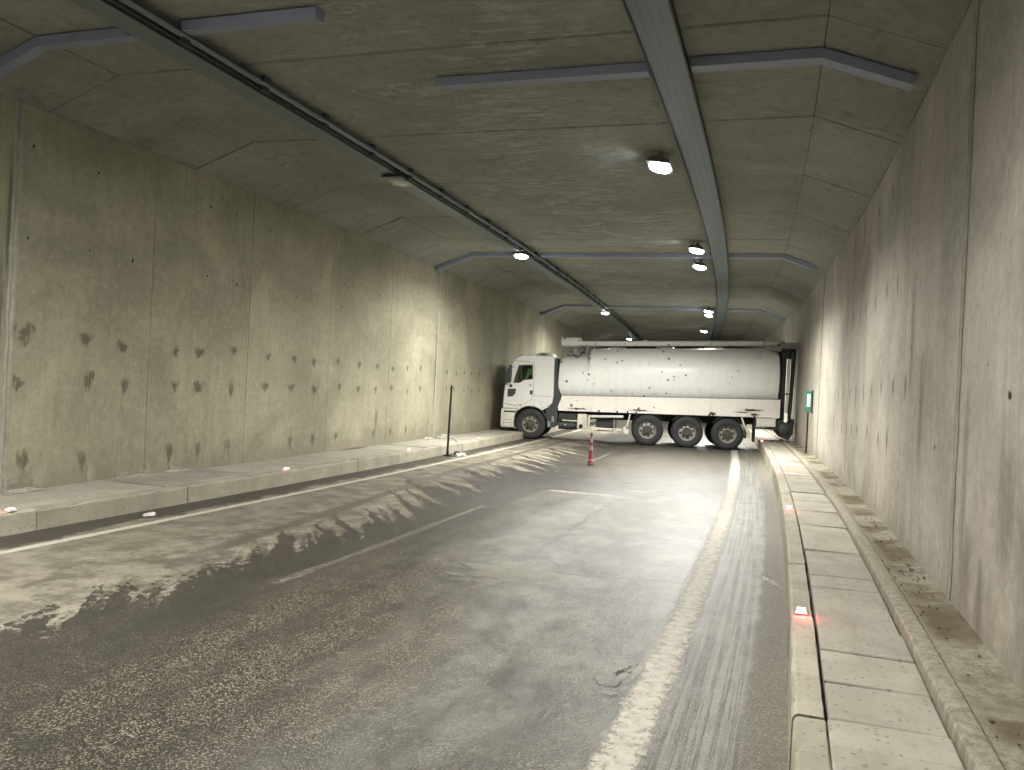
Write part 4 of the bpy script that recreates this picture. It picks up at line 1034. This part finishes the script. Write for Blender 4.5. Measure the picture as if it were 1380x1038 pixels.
# wheels
def wheel(u, y, sgn, r, mat_rim, dish, turn=0.):
    """sgn -1: outer face towards the camera"""
    root = empty('wheel', (u, y, r), turn, truck)
    w = .31
    k = sgn
    mb = MB(); tp = [(.555, .02), (.60, .005), (.80, .0), (.93, .018), (.975, .045), (1., .075), (1., w - .075), (.975, w - .045), (.93, w - .018), (.80, w), (.60, w - .005), (.555, w - .02), (.54, w / 2), (.555, .02)]
    mb.lathe_y([(a * r, (b if k < 0 else -b)) for a, b in tp], (0, 0, 0), 40); ty = mb.build('tyre', M['rubber'], root, smooth=40)
    mb = MB()
    for i in range(40):     # tread blocks
        q = 2 * math.pi * (i + .5) / 40
        for y0, y1 in ((.07, .125), (.13, .18), (.185, .24)):
            c, s = math.cos(q), math.sin(q); h = .022
            vs = []
            for rr in (r * .985, r * 1.0 + .006):
                for yy in (y0, y1):
                    for t in (-h, h): vs.append((rr * c - t * s, yy if k < 0 else -yy, rr * s + t * c))
            mb.add(vs, [(0, 1, 3, 2), (4, 6, 7, 5), (0, 4, 5, 1), (2, 3, 7, 6), (0, 2, 6, 4), (1, 5, 7, 3)])
    tag(mb.build('tread', M['rubber'], root), kind='stuff')
    mb = MB(); f = lambda b: b if k < 0 else -b
    rp = [(.56, .015), (.53, .03), (.50, .06), (.47, dish), (.30, dish - .015), (.26, dish - .05), (.0, dish - .05)]
    mb.lathe_y([(a * r, f(b)) for a, b in rp], (0, 0, 0), 40)
    rim = mb.build('rim', mat_rim, root, smooth=35)
    mb = MB()
    for i in range(8):
        q = 2 * math.pi * i / 8 + .2; cx, cz = .395 * r * math.cos(q), .395 * r * math.sin(q)
        mb.lathe_y([(.0, f(dish - .014)), (.030, f(dish - .014)), (.034, f(dish - .006)), (.030, f(dish + .02))], (cx, 0, cz), 10)
    tag(mb.build('hand_holes', M['hole_black'], root), kind='stuff')
    mb = MB(); mb.lathe_y([(.0, f(dish - .13)), (.11 * r / .5, f(dish - .125)), (.135 * r / .5, f(dish - .10)), (.14 * r / .5, f(dish - .03))], (0, 0, 0), 20)
    for i in range(10):
        q = 2 * math.pi * i / 10; mb.lathe_y([(.0, f(dish - .075)), (.014, f(dish - .075)), (.016, f(dish - .04))], (.175 * r / .5 * math.cos(q), 0, .175 * r / .5 * math.sin(q)), 6)
    mb.build('hub', M['hub_dark'], root, smooth=40)
wheel(-.05, .03, -1, .495, M['rim_brown'], .09, R(7)); wheel(-.05, WID - .03, 1, .495, M['rim_brown'], .09, R(7))
for u, mm, dsh in ((3.70, M['rim_silver'], .11), (4.94, M['rim_silver'], .15), (6.19, M['rim_silver'], .16)):
    wheel(u, .02, -1, .50, mm, dsh); wheel(u, WID - .02, 1, .50, mm, dsh)
# mudguards over the rear axles
for u in (3.70, 4.94, 6.19):
    for y0, y1 in ((.06, .40), (WID - .40, WID - .06)):
        mb = MB(); mb.prism_y(arc(u, .5, .575, 35, 145, 12) + arc(u, .5, .555, 145, 35, 12), y0, y1); mb.build('mudguard', M['chassis_dark'], truck)
# auger: top pipe, end cylinder, support cluster
pz = lambda u: 1.75 + (3.105 + .040 * u - 1.75) * 1.035
yc = .95
mb = MB(); mb.tube([(1.30, yc, pz(1.3)), (4.4, yc, pz(4.4)), (7.95, yc, pz(7.95))], .088, 18); pipe = mb.build('auger_pipe', M['tank_white'], truck, smooth=40)
for u in (1.9, 4.45, 5.65, 7.3): mb = MB(); mb.tube([(u - .03, yc, pz(u)), (u + .03, yc, pz(u))], .10, 18); mb.build('pipe_collar', M['part_white'], pipe, smooth=40)
mb = MB(); mb.tube([(.76, yc, pz(.8) + .055), (1.30, yc, pz(1.3) + .045)], .165, 20); cyl = mb.build('auger_head', M['tank_white'], truck, bevel=.02, smooth=40)
mb = MB(); mb.box((1.20, yc - .12, pz(1.3) + .12), (1.42, yc + .12, pz(1.3) + .19)); mb.build('head_cap', M['part_white'], cyl, bevel=.015)
mb = MB(); mb.box((3.45, yc - .05, pz(3.5) + .07), (3.62, yc + .05, pz(3.5) + .12)); mb.build('beacon', M['lamp_clear'], pipe, bevel=.02)
zt = tank_z(1.3) - .22
mb = MB(); mb.box((1.0, yc - .2, zt - .01), (1.66, yc + .3, zt + .03)); mb.tube([(1.14, yc - .1, zt + .02), (1.30, yc - .1, zt + .28)], .03, 8); mb.tube([(1.32, yc - .12, zt + .05), (1.52, yc - .12, zt + .20)], .045, 10); mb.tube([(1.62, yc - .05, zt), (1.62, yc - .05, zt + .34)], .035, 8)
mb.box((1.18, yc - .16, zt + .06), (1.30, yc, zt + .17)); mb.build('auger_support', M['steel_grey'], truck)
mb = MB(); mb.tube([(1.14 + .24 * (i / 10) * 1.6, .42 + .0 * i, zt + .10 - .20 * math.sin(math.pi * i / 10)) for i in range(11)], .014, 8); mb.build('hydraulic_hose', M['rubber'], truck, smooth=40)
# rear mast: box head, two dark posts, white ram, bucket
ym = .30
mb = MB(); mb.box((7.70, ym - .12, 3.27), (8.22, ym + .5, 3.46)); mb.box((7.50, ym - .1, 3.20), (7.76, ym + .2, 3.34)); mb.build('mast_head', M['steel_grey'], truck, bevel=.02)
mb = MB(); mb.add([(x, y, z) for y in (ym - .08, ym + .10) for x, z in ((7.77, 1.02), (7.92, 1.02), (7.92, 3.28), (7.76, 3.28))], [(0, 1, 2, 3), (7, 6, 5, 4), (0, 4, 5, 1), (1, 5, 6, 2), (2, 6, 7, 3), (3, 7, 4, 0)]); mb.build('mast_post', M['chassis_dark'], truck, bevel=.01)
mb = MB(); mb.add([(x, y, z) for y in (ym - .02, ym + .16) for x, z in ((8.06, 1.05), (8.14, 1.05), (8.22, 3.28), (8.11, 3.28))], [(0, 1, 2, 3), (7, 6, 5, 4), (0, 4, 5, 1), (1, 5, 6, 2), (2, 6, 7, 3), (3, 7, 4, 0)]); mb.build('mast_post', M['chassis_dark'], truck, bevel=.01)
mb = MB(); mb.tube([(7.985, ym - .04, 1.25), (7.99, ym - .04, 2.95)], .045, 12); mb.build('hydraulic_ram', M['part_white'], truck, smooth=40)
mb = MB(); mb.tube([(7.99, ym - .04, 2.95), (8.0, ym - .04, 3.28)], .075, 12); mb.box((7.78, ym - .1, 1.83), (8.16, ym - .06, 1.87)); mb.build('ram_clamp', M['chassis_dark'], truck)
mb = MB(); mb.prism_y([(7.66, 1.02), (7.70, .66), (7.86, .50), (8.06, .41), (8.19, .62), (8.22, 1.08), (8.14, 1.02), (8.08, .90), (7.92, .96), (7.86, 1.06)], ym - .20, ym + .55); mb.build('auger_boot', M['chassis_dark'], truck, bevel=.03, seg=2)
mb = MB(); mb.lathe_y([(.0, -.03), (.16, -.025), (.19, .0), (.20, .05)], (7.93, ym - .20, .74), 18); mb.build('boot_cover', M['plastic_dark'], truck, smooth=40)
mb = MB(); mb.box((7.74, .08, 1.15), (7.80, WID - .08, 1.25)); mb.box((7.72, .3, 2.1), (7.80, WID - .3, 2.2)); mb.box((7.735, .55, 1.2), (7.80, .68, 3.2)); mb.box((7.735, WID - .68, 1.2), (7.80, WID - .55, 3.2)); mb.build('rear_frame', M['chassis_dark'], truck)

# ================================================================ SMALL THINGS
c0 = P(18.73, -3.9, .004)
cone = empty('traffic_cone', c0); cone.scale = (.64, .64, 1); tag(cone, 'slim red traffic cone with pale bands standing on the road before the truck', 'cone')
mb = MB(); mb.box((-.12, -.12, 0), (.12, .12, .028)); mb.build('base', M['cone_dark'], cone, bevel=.012)
def cr(z): return .085 - .062 * (z - .028) / .66
mb = MB(); mb.lathe_z([(cr(.028) + .012, .028), (cr(.06), .06), (cr(.66), .66), (cr(.688), .688), (.0, .69)], (0, 0, 0), 24); mb.build('body', M['cone_red'], cone, smooth=40)
for z0, z1 in ((.10, .14), (.34, .44), (.52, .60)):
    mb = MB(); mb.lathe_z([(cr(z0) + .002, z0), (cr(z1) + .002, z1)], (0, 0, 0), 24); mb.build('reflective_band', M['cone_band'] if z0 > .2 else M['cone_band'], cone, smooth=40)
mb = MB(); mb.lathe_z([(.024, .66), (.045, .675), (.045, .72), (.02, .74), (0, .74)], (0, 0, 0), 16); mb.build('top_knob', M['cone_dark'], cone, smooth=40)

r0 = P(18.4, -7.2, .0)
rod = empty('metal_rod', r0, -heading(18.4)); tag(rod, 'thin black metal rod standing upright beside the left kerb', 'rod')
mb = MB(); mb.tube([(-.03, 0, .03), (-.018, 0, .8), (.0, .0, 1.66)], [.028, .026, .024], 8); mb.build('shaft', M['rod_black'], rod, smooth=40)
mb = MB(); mb.box((-.10, -.07, 0), (.05, .07, .035)); mb.box((-.055, -.025, .035), (.0, .025, .12)); mb.build('foot', M['rod_black'], rod, bevel=.008)
mb = MB(); mb.tube([(-.02, 0, .40), (.05, .06, .42), (.13, .12, .36), (.16, .14, .30)], .007, 6); mb.build('wire', M['rod_black'], rod, smooth=40); mb = MB(); mb.tube([(.0, 0, 1.64), (-.06, .02, 1.56)], .005, 6); mb.build('wire', M['rod_black'], rod, smooth=40)

def blob(name, s, d, z, sx, sy, sz, mat, seed, parent=None):
    me = bpy.data.meshes.new(name); bm = bmesh.new(); bmesh.ops.create_icosphere(bm, subdivisions=3, radius=1.)
    for v in bm.verts:
        q = mn.noise(v.co * 1.7 + Vector((seed, 0, 0))) * .5 + mn.noise(v.co * 4. + Vector((0, seed, 0))) * .3
        v.co *= 1 + q; v.co.z = max(v.co.z, -.15); v.co = Vector((v.co.x * sx, v.co.y * sy, v.co.z * sz))
    bm.to_mesh(me); bm.free(); o = link(name, me, mat, parent); o.location = P(s, d, z); o.rotation_euler = (0, 0, -heading(s)); return o
tag(blob('crumpled_rag', 18.75, -7.02, .012, .12, .20, .05, M['rag'], 3.), 'crumpled pale rag lying at the foot of the black rod', 'litter')
tag(blob('crumpled_rag', 19.0, -7.20, .012, .07, .10, .07, M['plastic_dark'], 8.), 'dark scrap of litter beside the pale rag near the rod', 'litter')
tag(blob('crumpled_rag', 8.1, -7.12, .008, .05, .10, .025, M['rag'], 13.), 'small white scrap in the wet gutter of the left kerb', 'litter')
for i, (s_, d_, a, b, c, lab) in enumerate(((9.45, -8.5, .09, .42, .07, 'long pale mortar spill against the left wall foot, under the lime stain'), (10.35, -8.52, .08, .35, .06, 'pale mortar spill on the left pavement, right of the long one'), (7.6, -8.5, .10, .3, .08, 'low mortar crumbs at the left wall foot, left of the long pale spill'),
                                           (20.3, -8.48, .10, .30, .09, 'pale mortar lump at the left wall foot beside the wall joint'), (21.4, -8.42, .16, .35, .14, 'grey debris heap at the left wall foot behind the black rod'), (16.2, -8.54, .05, .6, .04, 'thin line of dirt along the left wall foot before the rod'))):
    tag(blob('mortar_heap', s_, d_, HKL - .005, a * .8, b * .9, c * .55, M['joint_mortar'] if i != 5 else M['crumb'], 20. + i * 3), lab, 'rubble')

# emergency exit sign on a post by the right wall
sp0 = P(22.6, 1.0, .335)
sign = empty('exit_sign_post', sp0, -heading(22.6)); tag(sign, 'small green lit sign on a thin post by the right wall, behind the truck', 'sign')
mb = MB(); mb.tube([(0, 0, 0), (0, 0, 1.08)], .022, 10); mb.lathe_z([(.06, 0), (.06, .015), (.02, .02)], (0, 0, 0), 12); mb.build('post', M['rod_black'], sign, smooth=40)
mb = MB(); mb.box((-.08, -.035, 1.06), (.08, .035, 1.60)); bx_ = mb.build('sign_box', M['sign_green'], sign, bevel=.01)
mb = MB(); mb.box((-.035, -.042, 1.20), (.035, -.0355, 1.52)); mb.build('lit_panel', M['sign_light'], bx_)
mb = MB(); mb.box((.081, -.04, 1.03), (.10, .04, 1.63)); mb.build('sign_edge', M['rod_black'], bx_)
